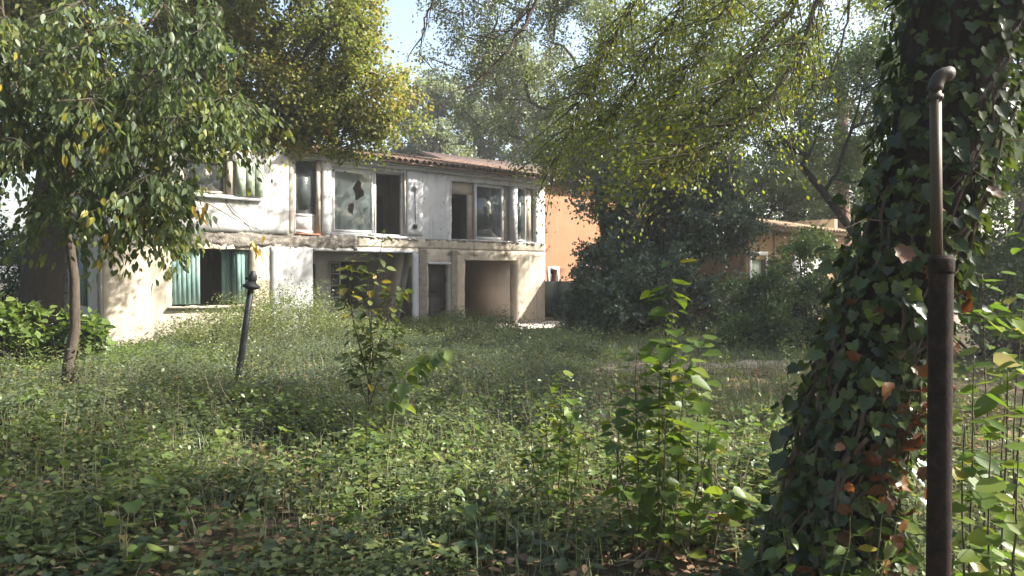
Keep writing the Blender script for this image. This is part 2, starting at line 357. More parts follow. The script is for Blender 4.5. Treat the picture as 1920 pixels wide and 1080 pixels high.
def frames(d, n):
    """rotation matrices with y along d (tip) and z near n"""
    d = unit(d); x = unit(np.cross(d, n)); z = np.cross(x, d)
    return np.stack([x, d, z], -1)
def leaves_arrays(tpl, P, D, Nn, S, rnd):
    V, F = TPL[tpl]
    Rm = frames(D, Nn)
    W = np.einsum('nij,vj->nvi', Rm, V) * S[:, None, None] + P[:, None]
    nv = len(V); off = (np.arange(len(P)) * nv)[:, None]
    by = {}
    for f in F:
        by.setdefault(len(f), []).append(off + np.array(f)[None])
    return W.reshape(-1, 3), [np.concatenate(x) for x in by.values()], np.repeat(rnd, nv)
def leaves_mesh(name, tpl, P, D, Nn, S, rnd, mat, off=(0, 0, 0)):
    V, F, r = leaves_arrays(tpl, P - np.asarray(off), D, Nn, S, rnd)
    return np_mesh(name, V, F, mat, r)
_leafmesh = {}
def leaf_objects(parent, tpl, matkey, P, D, Nn, S, off, name='leaf', bend=0.25):
    """every leaf an object of its own, sharing three bent variants of one blade"""
    key = (tpl, matkey)
    if key not in _leafmesh:
        ms = []
        for b in (bend * 0.3, bend, -bend * 0.6):
            V, F = TPL[tpl]; V = V.copy(); V[:, 2] += -b * V[:, 1] ** 2 + 0.1 * b * np.sin(V[:, 1] * 9) ; V[:, 0] += 0.12 * b * V[:, 1]
            by = {}
            for f in F: by.setdefault(len(f), []).append(f)
            ms.append(np_mesh('leaf_blade', V, list(by.values()), M[matkey]))
        _leafmesh[key] = ms
    ms = _leafmesh[key]; Rm = frames(D, Nn)
    for i in range(len(P)):
        o = link(bpy.data.objects.new(name, ms[i % 3])); o.parent = parent
        o.matrix_local = Matrix.Translation(Vector(P[i] - np.asarray(off))) @ Matrix(Rm[i].tolist()).to_4x4() @ Matrix.Scale(float(S[i]), 4)

def rdir(n): return unit(rng.normal(size=(n, 3)))

# ------------------------------------------------------------------ trees
def bez(p0, p1, sag=0.0, jit=0.08, n=6):
    p0 = np.asarray(p0, float); p1 = np.asarray(p1, float)
    t = np.linspace(0, 1, n)[:, None]; L = np.linalg.norm(p1 - p0)
    mid = (p0 + p1) / 2 + np.array([0, 0, sag * L]) + rng.normal(size=3) * jit * L
    P = (1 - t) ** 2 * p0 + 2 * t * (1 - t) * mid + t ** 2 * p1
    P[1:-1] += rng.normal(size=(n - 2, 3)) * jit * 0.12 * L
    return P
def sample_clumps(ells, spacing=0.0):
    """clump centres inside ellipsoids (centre, radii, count), pushed to the outside, with gaps"""
    out = []
    for c, r, n in ells:
        c = np.asarray(c, float); r = np.asarray(r, float); k = 0; tries = 0
        while k < n and tries < n * 40:
            tries += 1
            d = rdir(1)[0]; p = c + d * r * rng.uniform(0.15, 1) ** 0.45
            if spacing and any(np.linalg.norm(p - q) < spacing for q in out): continue
            out.append(p); k += 1
    return np.array(out)
def skeleton(trunk, trunk_r, clumps, bark_mb, up=0.12, minr=0.012, taper=0.55, steer=None):
    """limbs from the trunk to every clump, each attached to the nearest older wood; radii by the load carried"""
    trunk = np.asarray(trunk, float)
    tr = np.linspace(trunk_r, trunk_r * taper, len(trunk))
    nodes = [p for p in trunk[len(trunk) // 2:]]; par = list(range(-1, len(nodes) - 1)); paths = []
    top = trunk[-1]
    order = np.argsort(np.linalg.norm(clumps - top, axis=1))
    for ci in order:
        c = clumps[ci]; A = np.array(nodes)
        dist = np.linalg.norm(A - c, axis=1) + 0.5 * np.maximum(0, A[:, 2] - c[2]) + 0.15 * np.linalg.norm(A - top, axis=1)
        b = int(np.argmin(dist)); P = bez(A[b], c, up, 0.10, 5)
        idx = [b]
        for q in P[1:]:
            nodes.append(q); par.append(idx[-1]); idx.append(len(nodes) - 1)
        paths.append(idx)
    load = np.zeros(len(nodes))
    for idx in paths:
        k = idx[-1]
        while k >= 0: load[k] += 1; k = par[k]
    A = np.array(nodes); mx = load.max()
    rad = minr + (trunk_r * taper * 0.9 - minr) * np.sqrt(load / mx)
    for idx in paths:
        r = rad[idx].copy(); r[0] = min(r[0], r[1] * 1.25)
        bark_mb.tube(A[idx], r, 5, cap=False)
    bark_mb.tube(trunk, tr, 10)
def clump_leaves(clumps, rc, per, size, droop=0.2, flat=0.6, squash=0.75, tw_mb=None, ntw=7, sizevar=0.3, along=0.7, twr=0.006, scat=0.16):
    """leaves along twigs radiating from each clump centre"""
    P = []; D = []; C = []
    for ci, c in enumerate(clumps):
        r = rc * rng.uniform(0.7, 1.25)
        nt_ = max(3, int(ntw * rng.uniform(0.7, 1.3)))
        dirs = rdir(nt_); dirs[:, 2] = dirs[:, 2] * squash - droop * 0.5
        ends = c + dirs * r * rng.uniform(0.55, 1.1, (nt_, 1))
        if tw_mb is not None:
            for e in ends: tw_mb.tube(bez(c, e, 0.05 - droop * 0.1, 0.1, 3), np.array([twr, twr * .7, twr * .4]), 3, cap=False)
        k = int(per * rng.uniform(0.6, 1.3) * (r / rc) ** 2)
        w = rng.integers(0, nt_, k); t = rng.uniform(0.15, 1.05, k) ** along
        q = c + (ends[w] - c) * t[:, None] + rng.normal(size=(k, 3)) * r * scat
        q[:, 2] -= droop * 0.25 * r * t ** 2
        P.append(q); dd = unit(ends[w] - c) * 0.6 + rdir(k) * 0.8; dd[:, 2] -= droop
        D.append(dd); C.append(np.full(k, ci))
    P = np.concatenate(P); D = np.concatenate(D); C = np.concatenate(C); n = len(P)
    Nn = rdir(n) * (1 - flat) + np.array([0, 0, flat]); S = size * rng.uniform(1 - sizevar, 1 + sizevar, n)
    crn = rng.uniform(0, 1, len(clumps))
    rnd = np.clip(0.45 * crn[C] + 0.55 * rng.uniform(0, 1, n), 0, 1)
    return P, D, Nn, S, rnd
def tree(name, label, cat, base, trunk, trunk_r, ells, rc, per, size, leafkey, bark='bark', tpl='quad', group=None, spacing=0.0, stems=None, **kw):
    base = np.asarray(base, float)
    root = thing(name, base, label, cat, group)
    cl = sample_clumps(ells, spacing)
    mb = MB(); skeleton(trunk, trunk_r, cl, mb)
    if stems:
        for pth, r0, r1 in stems: mb.tube(pth, np.linspace(r0, r1, len(pth)), 7)
    tw = MB()
    P, D, Nn, S, rnd = clump_leaves(cl, rc, per, size, tw_mb=tw, **kw)
    mb.part('trunk', M[bark], root, base, smooth=True)
    tag(tw.part('twigs', M['twig'], root, base), kind='stuff')
    c = obj('crown', leaves_mesh('crown', tpl, P, D, Nn, S, rnd, M['leaf_' + leafkey], base), root)
    tag(c, kind='stuff')
    return root, cl

# ------------------------------------------------------------------ ground
def make_ground():
    xs = np.unique(np.concatenate([np.linspace(-200, -34, 8), np.arange(-32, 32.01, 0.5), np.linspace(34, 200, 8)]))
    ys = np.unique(np.concatenate([np.linspace(-150, -8, 8), np.arange(-6, 60.01, 0.5), np.linspace(64, 220, 8)]))
    X, Y = np.meshgrid(xs, ys, indexing='ij'); Z = ground_z(X, Y)
    V = np.stack([X, Y, Z], -1).reshape(-1, 3); ny = len(ys)
    i, j = np.meshgrid(np.arange(len(xs) - 1), np.arange(ny - 1), indexing='ij'); a = (i * ny + j).ravel()
    o = obj('ground', np_mesh('ground', V, [np.stack([a, a + ny, a + ny + 1, a + 1], -1)], M['ground'], smooth=True))
    tag(o, 'dark soil and leaf litter under the overgrown garden', 'ground', kind='structure')
make_ground()
def make_path():
    pts = np.array([[1.1, 13.4], [3.0, 13.3], [5.2, 13.0], [8.0, 13.6]]); n = 24
    t = np.linspace(0, 1, n); cx = np.interp(t, np.linspace(0, 1, 4), pts[:, 0]); cy = np.interp(t, np.linspace(0, 1, 4), pts[:, 1])
    w = 1.0 + 0.25 * np.sin(t * 11) ; V = []
    for k in range(5):
        y = cy + (k - 2) / 2 * w * (1 + 0.15 * np.sin(t * 40 + k)); V.append(np.stack([cx, y, ground_z(cx, y) + 0.006], -1))
    V = np.concatenate(V); F = []
    for k in range(4):
        a = np.arange(n - 1) + k * n; F.append(np.stack([a, a + 1, a + n + 1, a + n], -1))
    tag(obj('path', np_mesh('path', V, [np.concatenate(F)], M['path'], smooth=True)), 'strip of bare trodden earth across the lawn', 'path', kind='structure')
make_path()

# ------------------------------------------------------------------ derelict house (local x along the front, y into the house)
HO = np.array([1.112, 25.7, 0.0]); HU = np.array([math.cos(R(40)), math.sin(R(40)), 0.0]); HN = np.array([HU[1], -HU[0], 0.0])
def hw(s, out=0.0, z=0.0): return HO + HU * s + HN * out + np.array([0, 0, z])
house = thing('derelict_house', HO, 'two storey derelict house with stripped plaster, broken windows and clay tile roof', 'house', rz=R(40))

def wall_grid(x0, x1, z0, z1, openings, y0=0.0, th=0.3, step=0.16, jit=0.010, axis='x'):
    def cuts(a, b, extra):
        c = sorted({round(v, 4) for v in [a, b] + extra if a <= v <= b}); out = []
        for p, q in zip(c[:-1], c[1:]):
            out += list(np.linspace(p, q, max(1, int(math.ceil((q - p) / step))), endpoint=False))
        return np.array(out + [b])
    xs = cuts(x0, x1, [v for o in openings for v in o[:2]]); zs = cuts(z0, z1, [v for o in openings for v in o[2:]])
    nx, nz = len(xs), len(zs)
    XX, ZZ = np.meshgrid(xs, zs, indexing='ij')
    jx = rng.normal(size=XX.shape) * jit; jz = rng.normal(size=XX.shape) * jit
    jx[0] = jx[-1] = 0; jz[:, 0] = jz[:, -1] = 0
    f = np.stack([XX + jx, np.full_like(XX, y0) + rng.normal(size=XX.shape) * 0.004, ZZ + jz], -1)
    b = np.stack([XX + jx * 0.3, np.full_like(XX, y0 + th), ZZ + jz * 0.3], -1)
    V = np.concatenate([f.reshape(-1, 3), b.reshape(-1, 3)]); off = nx * nz
    cx = (xs[:-1] + xs[1:]) / 2; cz = (zs[:-1] + zs[1:]) / 2
    solid = np.ones((nx - 1, nz - 1), bool)
    for a, c, d, e in openings:
        solid &= ~(((cx > a) & (cx < c))[:, None] & ((cz > d) & (cz < e))[None])
    I = lambda i, j: i * nz + j
    F = []
    S = np.pad(solid, 1)
    for i in range(nx - 1):
        for j in range(nz - 1):
            if not solid[i, j]: continue
            a, b_, c, d = I(i, j), I(i + 1, j), I(i + 1, j + 1), I(i, j + 1)
            F.append([a, b_, c, d]); F.append([off + d, off + c, off + b_, off + a])
            if not S[i, j + 1]: F.append([a, d, off + d, off + a])
            if not S[i + 2, j + 1]: F.append([b_, off + b_, off + c, c])
            if not S[i + 1, j]: F.append([a, off + a, off + b_, b_])
            if not S[i + 1, j + 2]: F.append([d, c, off + c, off + d])
    mb = MB(); mb.add(V, [np.array(F)])
    return mb

lower_open = [(-12.18, -10.26, 0.89, 2.31), (-8.61, -5.33, 0.0, 2.32), (-4.79, -4.0, 0.0, 1.98), (-3.4, -1.29, 0.0, 2.13)]
upper_open = [(-9.09, -8.30, 2.74, 4.86), (-7.99, -5.57, 2.80, 4.70), (-3.9, -0.4, 2.78, 4.62)]
wing_open = [(-11.95, -10.67, 3.68, 4.55)]
wall_grid(-13.7, 0.05, -0.1, 2.46, lower_open).part('lower_wall', M['lower'], house)['label'] = 'cream plaster ground floor wall with wide openings'
wall_grid(-9.24, 0.05, 2.74, 5.0, upper_open, y0=0.03).part('upper_wall', M['upper'], house)['label'] = 'dirty white plaster upper wall'
wall_grid(-13.7, -9.24, 2.74, 5.45, wing_open, y0=-0.04).part('wing_wall', M['upper'], house)
# end walls, back wall, floors and ceilings
mb = MB()
e = wall_grid(0.3, 7.5, -0.1, 5.45, [(1.9, 3.1, 0.9, 2.3), (4.2, 5.2, 0.0, 2.2)], th=0.3)
V = np.concatenate(e.v); W = np.stack([-13.7 + V[:, 1], V[:, 0], V[:, 2]], -1); mb.add(W, [np.concatenate(x) for x in e.f.values()])
mb.part('end_wall', M['lower'], house)
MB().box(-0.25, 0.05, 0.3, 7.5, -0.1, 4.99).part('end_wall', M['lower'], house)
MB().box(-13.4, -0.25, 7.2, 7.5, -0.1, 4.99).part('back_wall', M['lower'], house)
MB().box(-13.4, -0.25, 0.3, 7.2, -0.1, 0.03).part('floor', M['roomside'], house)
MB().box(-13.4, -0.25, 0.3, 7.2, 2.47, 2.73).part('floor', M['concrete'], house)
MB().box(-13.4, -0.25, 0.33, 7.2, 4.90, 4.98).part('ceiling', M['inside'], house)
# broken concrete floor edge that shows along the whole front
def slab_band():
    xs = np.arange(-13.72, -7.18, 0.05); nz = 9
    zs = np.linspace(2.44, 2.76, nz)
    X, Zg = np.meshgrid(xs, zs, indexing='ij')
    ragged = 0.07 * fnoise(xs, xs * 0, 3.1, 2) + 0.05 * fnoise(xs, xs * 0, 11, 5) + rng.normal(size=len(xs)) * 0.012
    deep = np.clip(fnoise(xs, xs * 0 + 1, 1.2, 8), 0, 1)
    Zg = Zg + np.where(np.arange(nz)[None] < 3, (ragged[:, None] - 0.03) * (1 - np.arange(nz)[None] / 3), 0)
    Zg[:, -1] += 0.02 * fnoise(xs, xs * 0, 9, 1)
    prof = -0.03 - 0.03 * np.sin(np.linspace(0.2, 2.9, nz))[None]
    Yg = prof + 0.03 * fnoise(X, Zg * 3, 6, 3) + 0.025 * fnoise(X, Zg * 4, 17, 1) + 0.06 * deep[:, None] + rng.normal(size=X.shape) * 0.008
    V = np.stack([X, Yg, Zg], -1).reshape(-1, 3)
    B = V.copy().reshape(len(xs), nz, 3); B[:, :, 1] = 0.1; B = B.reshape(-1, 3)
    off = len(V); i, j = np.meshgrid(np.arange(len(xs) - 1), np.arange(nz - 1), indexing='ij'); a = (i * nz + j).ravel()
    F = [np.stack([a, a + nz, a + nz + 1, a + 1], -1)]
    k = np.arange(len(xs) - 1) * nz
    F.append(np.stack([k, off + k, off + k + nz, k + nz], -1)); k = k + nz - 1
    F.append(np.stack([k, k + nz, off + k + nz, off + k], -1))
    m = MB(); m.add(np.concatenate([V, B]), [np.concatenate(F)])
    m.part('floor_edge', M['concrete'], house)['label'] = 'broken concrete floor edge with plaster fallen away'
slab_band()
wall_grid(-7.2, 0.05, 2.462, 2.738, [], y0=-0.006, th=0.2, step=0.08, jit=0.008).part('floor_band', M['lower'], house)
m = MB()
for a in np.arange(-7.2, 0.0, 0.11):                    # crumbling line where the sill plaster broke off
    if random.random() < 0.8:
        q = random.uniform(0.05, 0.15); h_ = random.uniform(0.015, 0.055)
        m.box(a, a + q, -0.015 - random.uniform(0.0, 0.03), 0.03, 2.742 - h_, 2.742, 0.012)
tag(m.part('broken_plaster', M['rubble'], house), kind='stuff')
# white rendered pier, rough strips and trims standing proud of the wall
wall_grid(-9.73, -8.57, -0.1, 2.40, [], y0=-0.035, th=0.03).part('white_pier', M['whitewash'], house)
wall_grid(-5.36, -5.16, -0.1, 2.33, [], y0=-0.03, th=0.027, jit=0.012).part('opening_trim', M['whitewash'], house)
wall_grid(-8.55, -5.18, 2.315, 2.40, [], y0=-0.034, th=0.03, jit=0.008).part('opening_trim', M['whitewash'], house)
wall_grid(-5.14, -4.84, -0.1, 2.44, [], y0=-0.028, th=0.025, step=0.06, jit=0.014).part('rough_strip', M['rubble'], house)
wall_grid(-3.96, -3.72, -0.1, 2.44, [], y0=-0.03, th=0.027, step=0.06, jit=0.014).part('rough_strip', M['rubble'], house)  # raised strip standing in for a dark vertical stripe on the pillar
wall_grid(-4.84, -3.96, 1.99, 2.05, [], y0=-0.04, th=0.037, step=0.08, jit=0.01).part('door_lintel', M['whitewash'], house)
wall_grid(-3.42, -1.26, 2.135, 2.19, [], y0=-0.02, th=0.017, step=0.08, jit=0.008).part('door_lintel', M['lower'], house)
wall_grid(-9.24, -9.10, 2.76, 4.98, [], y0=-0.015, th=0.04, jit=0.006).part('corner_strip', M['tanframe'], house)
wall_grid(-8.28, -8.01, 2.76, 4.95, [], y0=-0.01, th=0.037, jit=0.006).part('window_pier', M['whitewash'], house)
wall_grid(-5.55, -4.98, 2.84, 4.86, [], y0=0.0, th=0.027, jit=0.006).part('patched_panel', M['whitewash'], house)
# rooms
def room(x0, x1, z0, z1, back, name='partition', mat='inside', holes=(), side=True):
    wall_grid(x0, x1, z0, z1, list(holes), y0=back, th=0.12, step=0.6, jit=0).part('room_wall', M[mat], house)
room(-8.75, -5.1, 0.03, 2.46, 2.2, holes=[(-7.80, -7.42, 0.03, 2.0), (-6.98, -4.96, 0.58, 2.08)], mat='whitewash')
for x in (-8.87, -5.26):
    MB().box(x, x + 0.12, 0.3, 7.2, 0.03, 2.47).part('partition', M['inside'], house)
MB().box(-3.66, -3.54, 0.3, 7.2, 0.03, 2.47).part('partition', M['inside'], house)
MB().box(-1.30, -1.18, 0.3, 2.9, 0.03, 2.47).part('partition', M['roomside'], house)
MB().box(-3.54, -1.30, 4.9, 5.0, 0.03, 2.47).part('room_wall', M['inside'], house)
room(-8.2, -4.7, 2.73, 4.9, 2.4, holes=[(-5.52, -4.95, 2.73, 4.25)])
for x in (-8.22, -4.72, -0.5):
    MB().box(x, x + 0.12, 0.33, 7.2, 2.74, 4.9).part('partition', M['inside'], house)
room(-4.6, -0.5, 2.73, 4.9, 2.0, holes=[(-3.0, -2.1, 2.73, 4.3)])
# stair panel leaning in the wide opening
m = MB()
def yz_panel(m, poly, x0, x1):
    n = len(poly); V = [[x0, y, z] for y, z in poly] + [[x1, y, z] for y, z in poly]
    m.add(V, [[list(range(n))[::-1]], [list(range(n, 2 * n))], [[i, (i + 1) % n, (i + 1) % n + n, i + n] for i in range(n)]])
yz_panel(m, [(0.42, 2.36), (1.02, 2.36), (1.75, 0.4), (0.95, 0.4)], -5.42, -5.33)
m.part('leaning_board', M['tanframe'], house)
m = MB(); yz_panel(m, [(0.10, 1.9), (0.75, 0.05), (0.10, 0.05)], -5.40, -5.31)
m.part('dark_panel', M['dark'], house)  # plain dark triangle at the side of the opening
# inner window with glazing bars in the wide opening's back wall
def window_frame(x0, x1, z0, z1, y, w=0.05, d=0.06, name='window', mat='frame', bars=(), parent=None, pane=True, vbars=()):
    root = MB()
    root.box(x0, x0 + w, y, y + d, z0, z1).box(x1 - w, x1, y, y + d, z0, z1).box(x0 + w, x1 - w, y, y + d, z0, z0 + w).box(x0 + w, x1 - w, y, y + d, z1 - w, z1)
    f = root.part(name, M[mat], parent or house)
    for b in bars: MB().box(x0 + w, x1 - w, y + 0.01, y + d - 0.012, b - 0.018, b + 0.018).part('glazing_bar', M[mat], f)
    if pane:
        zz = [z0 + w] + [b for b in bars] + [z1 - w]
        for a, b in zip(zz[:-1], zz[1:]):
            MB().box(x0 + w, x1 - w, y + d / 2 - 0.003, y + d / 2 + 0.003, a + 0.001, b - 0.001).part('pane', M['glass'], f)
    return f
window_frame(-7.0, -6.62, 0.60, 2.06, 2.16, 0.045, bars=(0.97, 1.33, 1.70))
MB().box(-6.98, -4.9, 2.10, 2.30, 0.53, 0.58).part('window_sill', M['tanframe'], house)
MB().box(-7.79, -7.46, 2.24, 2.29, 0.03, 1.99).part('door', M['dark'], house)
# dark inner door beyond the wide opening, and the narrow panelled door
MB().box(-6.1, -5.45, 3.6, 3.66, 0.03, 1.95).part('door', M['dark'], house)
d = MB().box(-4.79, -4.0, 0.26, 0.31, 0.02, 1.97).part('door', M['dark'], house)
for z0, z1 in ((0.2, 0.95), (1.1, 1.8)):
    MB().box(-4.66, -4.14, 0.235, 0.262, z0, z1).part('door_panel', M['dark'], d)
# upper white glazed door
f = window_frame(-9.09, -8.30, 2.78, 4.86, 0.10, 0.10, 0.07, name='glazed_door', pane=False)
MB().box(-8.99, -8.40, 0.11, 0.16, 2.88, 3.24).part('door_panel', M['frame'], f)
MB().box(-8.99, -8.40, 0.105, 0.165, 3.24, 3.32).part('glazing_bar', M['frame'], f)
MB().box(-8.99, -8.40, 0.13, 0.136, 3.32, 4.76).part('pane', M['glass'], f)
MB().box(-8.42, -8.28, 0.02, 0.09, 2.78, 4.86).part('door_post', M['tanframe'], house)
MB().box(-9.07, -8.35, -0.06, 0.12, 2.745, 2.785, 0.004).part('door_sill', M['brick'], house)
MB().box(-9.08, -8.30, 0.0, 0.09, 4.87, 5.0).part('transom_panel', M['frame'], house)
# big sliding window with a broken pane
def holed_pane(x0, x1, z0, z1, y, holes):
    bm = bmesh.new(); edges = []
    loops = [[(x0, z0), (x1, z0), (x1, z1), (x0, z1)]]
    for cx, cz, rx, rz_ in holes:
        k = 13; loops.append([(cx + rx * math.cos(a) * s, cz + rz_ * math.sin(a) * s) for a, s in ((i / k * 2 * math.pi, random.uniform(0.55, 1.15)) for i in range(k))])
    for L in loops:
        vs = [bm.verts.new((x, y, z)) for x, z in L]
        edges += [bm.edges.new((vs[i], vs[(i + 1) % len(vs)])) for i in range(len(vs))]
    r = bmesh.ops.triangle_fill(bm, use_beauty=True, edges=edges)
    faces = [g for g in bm.faces]
    for g in list(faces):
        c = g.calc_center_median()
        for cx, cz, rx, rz_ in holes:
            if ((c.x - cx) / (rx * 0.55)) ** 2 + ((c.z - cz) / (rz_ * 0.55)) ** 2 < 1: bm.faces.remove(g); break
    ext = bmesh.ops.extrude_face_region(bm, geom=list(bm.faces))
    bmesh.ops.translate(bm, verts=[v for v in ext['geom'] if isinstance(v, bmesh.types.BMVert)], vec=(0, 0.006, 0))
    me = bpy.data.meshes.new('pane'); bm.to_mesh(me); bm.free(); me.materials.append(M['glass']); return me
f = window_frame(-7.97, -5.60, 2.80, 4.70, 0.12, 0.06, 0.12, name='sliding_window', pane=False)
sash = window_frame(-7.90, -6.60, 2.87, 4.63, 0.13, 0.07, 0.04, name='sash', pane=False, parent=f)
o = obj('pane', holed_pane(-7.83, -6.67, 2.94, 4.56, 0.147, [(-7.10, 4.08, 0.19, 0.27), (-7.33, 3.55, 0.12, 0.20)]), sash)
o['label'] = 'dusty pane with two broken holes'
MB().box(-7.76, -7.70, 0.165, 0.20, 2.87, 4.63).part('stile', M['frame'], f)
MB().box(-6.56, -6.49, 0.178, 0.22, 2.87, 4.63).part('stile', M['frame'], f)
MB().box(-8.0, -5.56, -0.03, 0.11, 2.745, 2.80, 0.004).part('window_sill', M['frame'], house)
MB().box(-5.62, -5.555, 0.02, 0.12, 2.80, 4.70).part('window_post', M['tanframe'], house)
# right hand window group
MB().box(-3.9, -2.96, 0.16, 0.24, 4.23, 4.62).part('infill_panel', M['tanframe'], house)
MB().box(-3.18, -2.96, 0.16, 0.24, 2.78, 4.23).part('door_post', M['tanframe'], house)
f = window_frame(-2.95, -1.74, 2.80, 4.62, 0.10, 0.10, 0.08, name='fixed_window')
f = window_frame(-1.22, -0.74, 2.80, 4.62, 0.10, 0.05, 0.07, name='narrow_window')
MB().box(-1.73, -1.46, 0.13, 0.23, 2.78, 4.62).part('window_post', M['tanframe'], house)
MB().box(-1.455, -1.225, -0.02, 0.28, 2.745, 4.62, 0.004).part('pillar', M['whitewash'], house)
MB().box(-0.735, -0.41, 0.12, 0.22, 2.78, 4.62).part('window_post', M['tanframe'], house)
MB().box(-3.92, -1.46, -0.03, 0.12, 2.745, 2.785, 0.004).part('window_sill', M['frame'], house)
# teal plank shutters on the ground floor window
def plank_shutter(x0, x1, z0, z1, y, n, mat, name='shutter', rails=True):
    w = (x1 - x0) / n
    root = MB()
    if rails:
        root.box(x0 + 0.02, x1 - 0.02, y + 0.022, y + 0.045, z0 + 0.17, z0 + 0.27)
    else: root.box(x0 + 0.02, x1 - 0.02, y + 0.024, y + 0.04, z0 + 0.1, z0 + 0.2)
    s_ = root.part(name, M[mat], house)
    if rails: MB().box(x0 + 0.02, x1 - 0.02, y + 0.022, y + 0.045, z1 - 0.27, z1 - 0.17).part('rail', M[mat], s_)
    for i in range(n):
        MB().box(x0 + i * w + 0.0025, x0 + (i + 1) * w - 0.0025, y - 0.02 + random.uniform(0, .004), y + 0.02, z0 + random.uniform(0, 0.01), z1 - random.uniform(0, 0.01)).part('plank', M[mat], s_)
    return s_
plank_shutter(-12.16, -11.49, 0.93, 2.29, 0.12, 6, 'green')
plank_shutter(-10.58, -10.28, 0.93, 2.29, 0.12, 3, 'green')
m = MB(); yz_panel(m, [(0.14, 0.93), (0.55, 0.93), (0.55, 2.29), (0.14, 2.29)], -10.62, -10.585); m.part('shutter', M['green'], house)
plank_shutter(-10.88, -10.63, 0.93, 2.29, 0.38, 2, 'green')
MB().box(-12.28, -10.18, -0.09, 0.2, 0.82, 0.885, 0.006).part('window_sill', M['lower'], house)
# pale green shutter and window upstairs
plank_shutter(-10.64, -9.95, 3.66, 4.56, -0.085, 3, 'palegreen', rails=False)
window_frame(-11.93, -10.85, 3.70, 4.53, 0.06, 0.06, 0.06, name='casement_window', mat='tanframe')
MB().box(-10.85, -10.69, -0.03, 0.12, 3.69, 4.55).part('window_post', M['tanframe'], house)
MB().box(-12.05, -10.0, -0.12, 0.05, 3.56, 3.63, 0.006).part('window_sill', M['whitewash'], house)
# end wall shutters, downpipe, cable, lamp
for y0 in (1.55, 2.95):
    mb = MB(); mb.box(-13.76, -13.715, y0, y0 + 0.6, 0.9, 2.35); s_ = mb.part('shutter', M['green'], house)
    for k in range(5): MB().box(-13.785, -13.76, y0 + 0.02 + k * 0.115, y0 + 0.125 + k * 0.115, 0.92, 2.33).part('plank', M['green'], s_)
MB().tube([[-13.74, -0.05, 0.0], [-13.74, -0.05, 5.3]], 0.05, 8).part('downpipe', M['zinc'], house)
MB().tube([[-10.95, -0.06, 3.6], [-10.7, -0.075, 3.28], [-10.4, -0.07, 3.05], [-10.05, -0.12, 2.8]], 0.008, 5).part('cable', M['cable'], house)
m = MB(); m.tube([[-5.27, -0.02, 4.20], [-5.27, -0.03, 3.2]], 0.012, 6); m.box(-5.33, -5.21, -0.05, 0.02, 3.06, 3.18); m.part('cable_box', M['cable'], house)
m = MB()
for k in range(6):
    a = k / 5 * math.pi / 2
    pass
m.tube([[-5.27, -0.01, 4.22], [-5.27, -0.03, 4.30], [-5.27, -0.05, 4.36]], [0.06, 0.085, 0.03], 10); m.part('wall_lamp', M['zinc'], house)
MB().tube([[-9.1, 0.3, 5.0], [-9.1, 0.3, 5.75]], 0.05, 8).part('flue_pipe', M['zinc'], house)
# roof
def make_roof(x0, x1, ye, ze, yr, zr, yb, zb, part_rows, name='roof'):
    m = MB(); t = 0.06
    m.add([[x0, ye, ze], [x1, ye, ze], [x1, yr, zr], [x0, yr, zr], [x0, yb, zb], [x1, yb, zb],
           [x0, ye, ze - t], [x1, ye, ze - t], [x1, yr, zr - t], [x0, yr, zr - t], [x0, yb, zb - t], [x1, yb, zb - t]],
          [[[0, 1, 2, 3], [3, 2, 5, 4], [7, 6, 9, 8], [8, 9, 10, 11], [0, 6, 7, 1], [4, 5, 11, 10], [0, 3, 9, 6], [3, 4, 10, 9], [1, 7, 8, 2], [2, 8, 11, 5]]])
    roof = m.part(name, M['tile'], house)
    ang = math.atan2(zr - ze, yr - ye); L = math.hypot(yr - ye, zr - ze)
    # canal tile: tapered half barrel with thickness
    def tile(r0, r1, ln):
        n = 6; V = []
        for k, (r, y) in enumerate(((r0, 0.0), (r1, ln), (r0 - 0.014, 0.0), (r1 - 0.014, ln))):
            for i in range(n):
                a = math.pi * i / (n - 1); V.append([r * math.cos(a), y, r * math.sin(a)])
        F = []
        for i in range(n - 1):
            F += [[i, i + 1, n + i + 1, n + i], [2 * n + i, 3 * n + i, 3 * n + i + 1, 2 * n + i + 1], [i, 2 * n + i, 2 * n + i + 1, i + 1]]
        return np.array(V), [np.array(F)]
    V, F = tile(0.105, 0.085, 0.44)
    me = np_mesh('roof_tile', V, F, M['tile'], smooth=False)
    rest = MB(); ncol = int((x1 - x0 - 0.1) / 0.208)
    for row in range(int((L - 0.1) / 0.36)):
        for c in range(ncol):
            x = x0 + 0.15 + c * 0.208 + random.uniform(-0.015, 0.015); dd = row * 0.36 - 0.08 + random.uniform(-0.03, 0.03)
            p = Vector((x, ye + dd * math.cos(ang), ze + 0.012 + dd * math.sin(ang) + random.uniform(0, 0.012)))
            Mx = Matrix.Translation(p) @ Matrix.Rotation(ang - 0.035, 4, 'X') @ Matrix.Rotation(random.uniform(-0.05, 0.05), 4, 'Z') @ Matrix.Rotation(random.uniform(-0.06, 0.06), 4, 'Y')
            if row < part_rows:
                o = link(bpy.data.objects.new('roof_tile', me)); o.parent = roof; o.matrix_local = Mx
            else:
                A = np.array(Mx); rest.add(V @ A[:3, :3].T + A[:3, 3], F)
    if rest.n: tag(rest.part('roof_tile', M['tile'], roof), kind='stuff')
    return roof
make_roof(-9.32, 0.22, -0.32, 4.97, 3.4, 5.80, 7.6, 4.95, 6)
make_roof(-13.95, -9.36, -0.30, 5.47, 3.5, 6.45, 7.7, 5.5, 0)
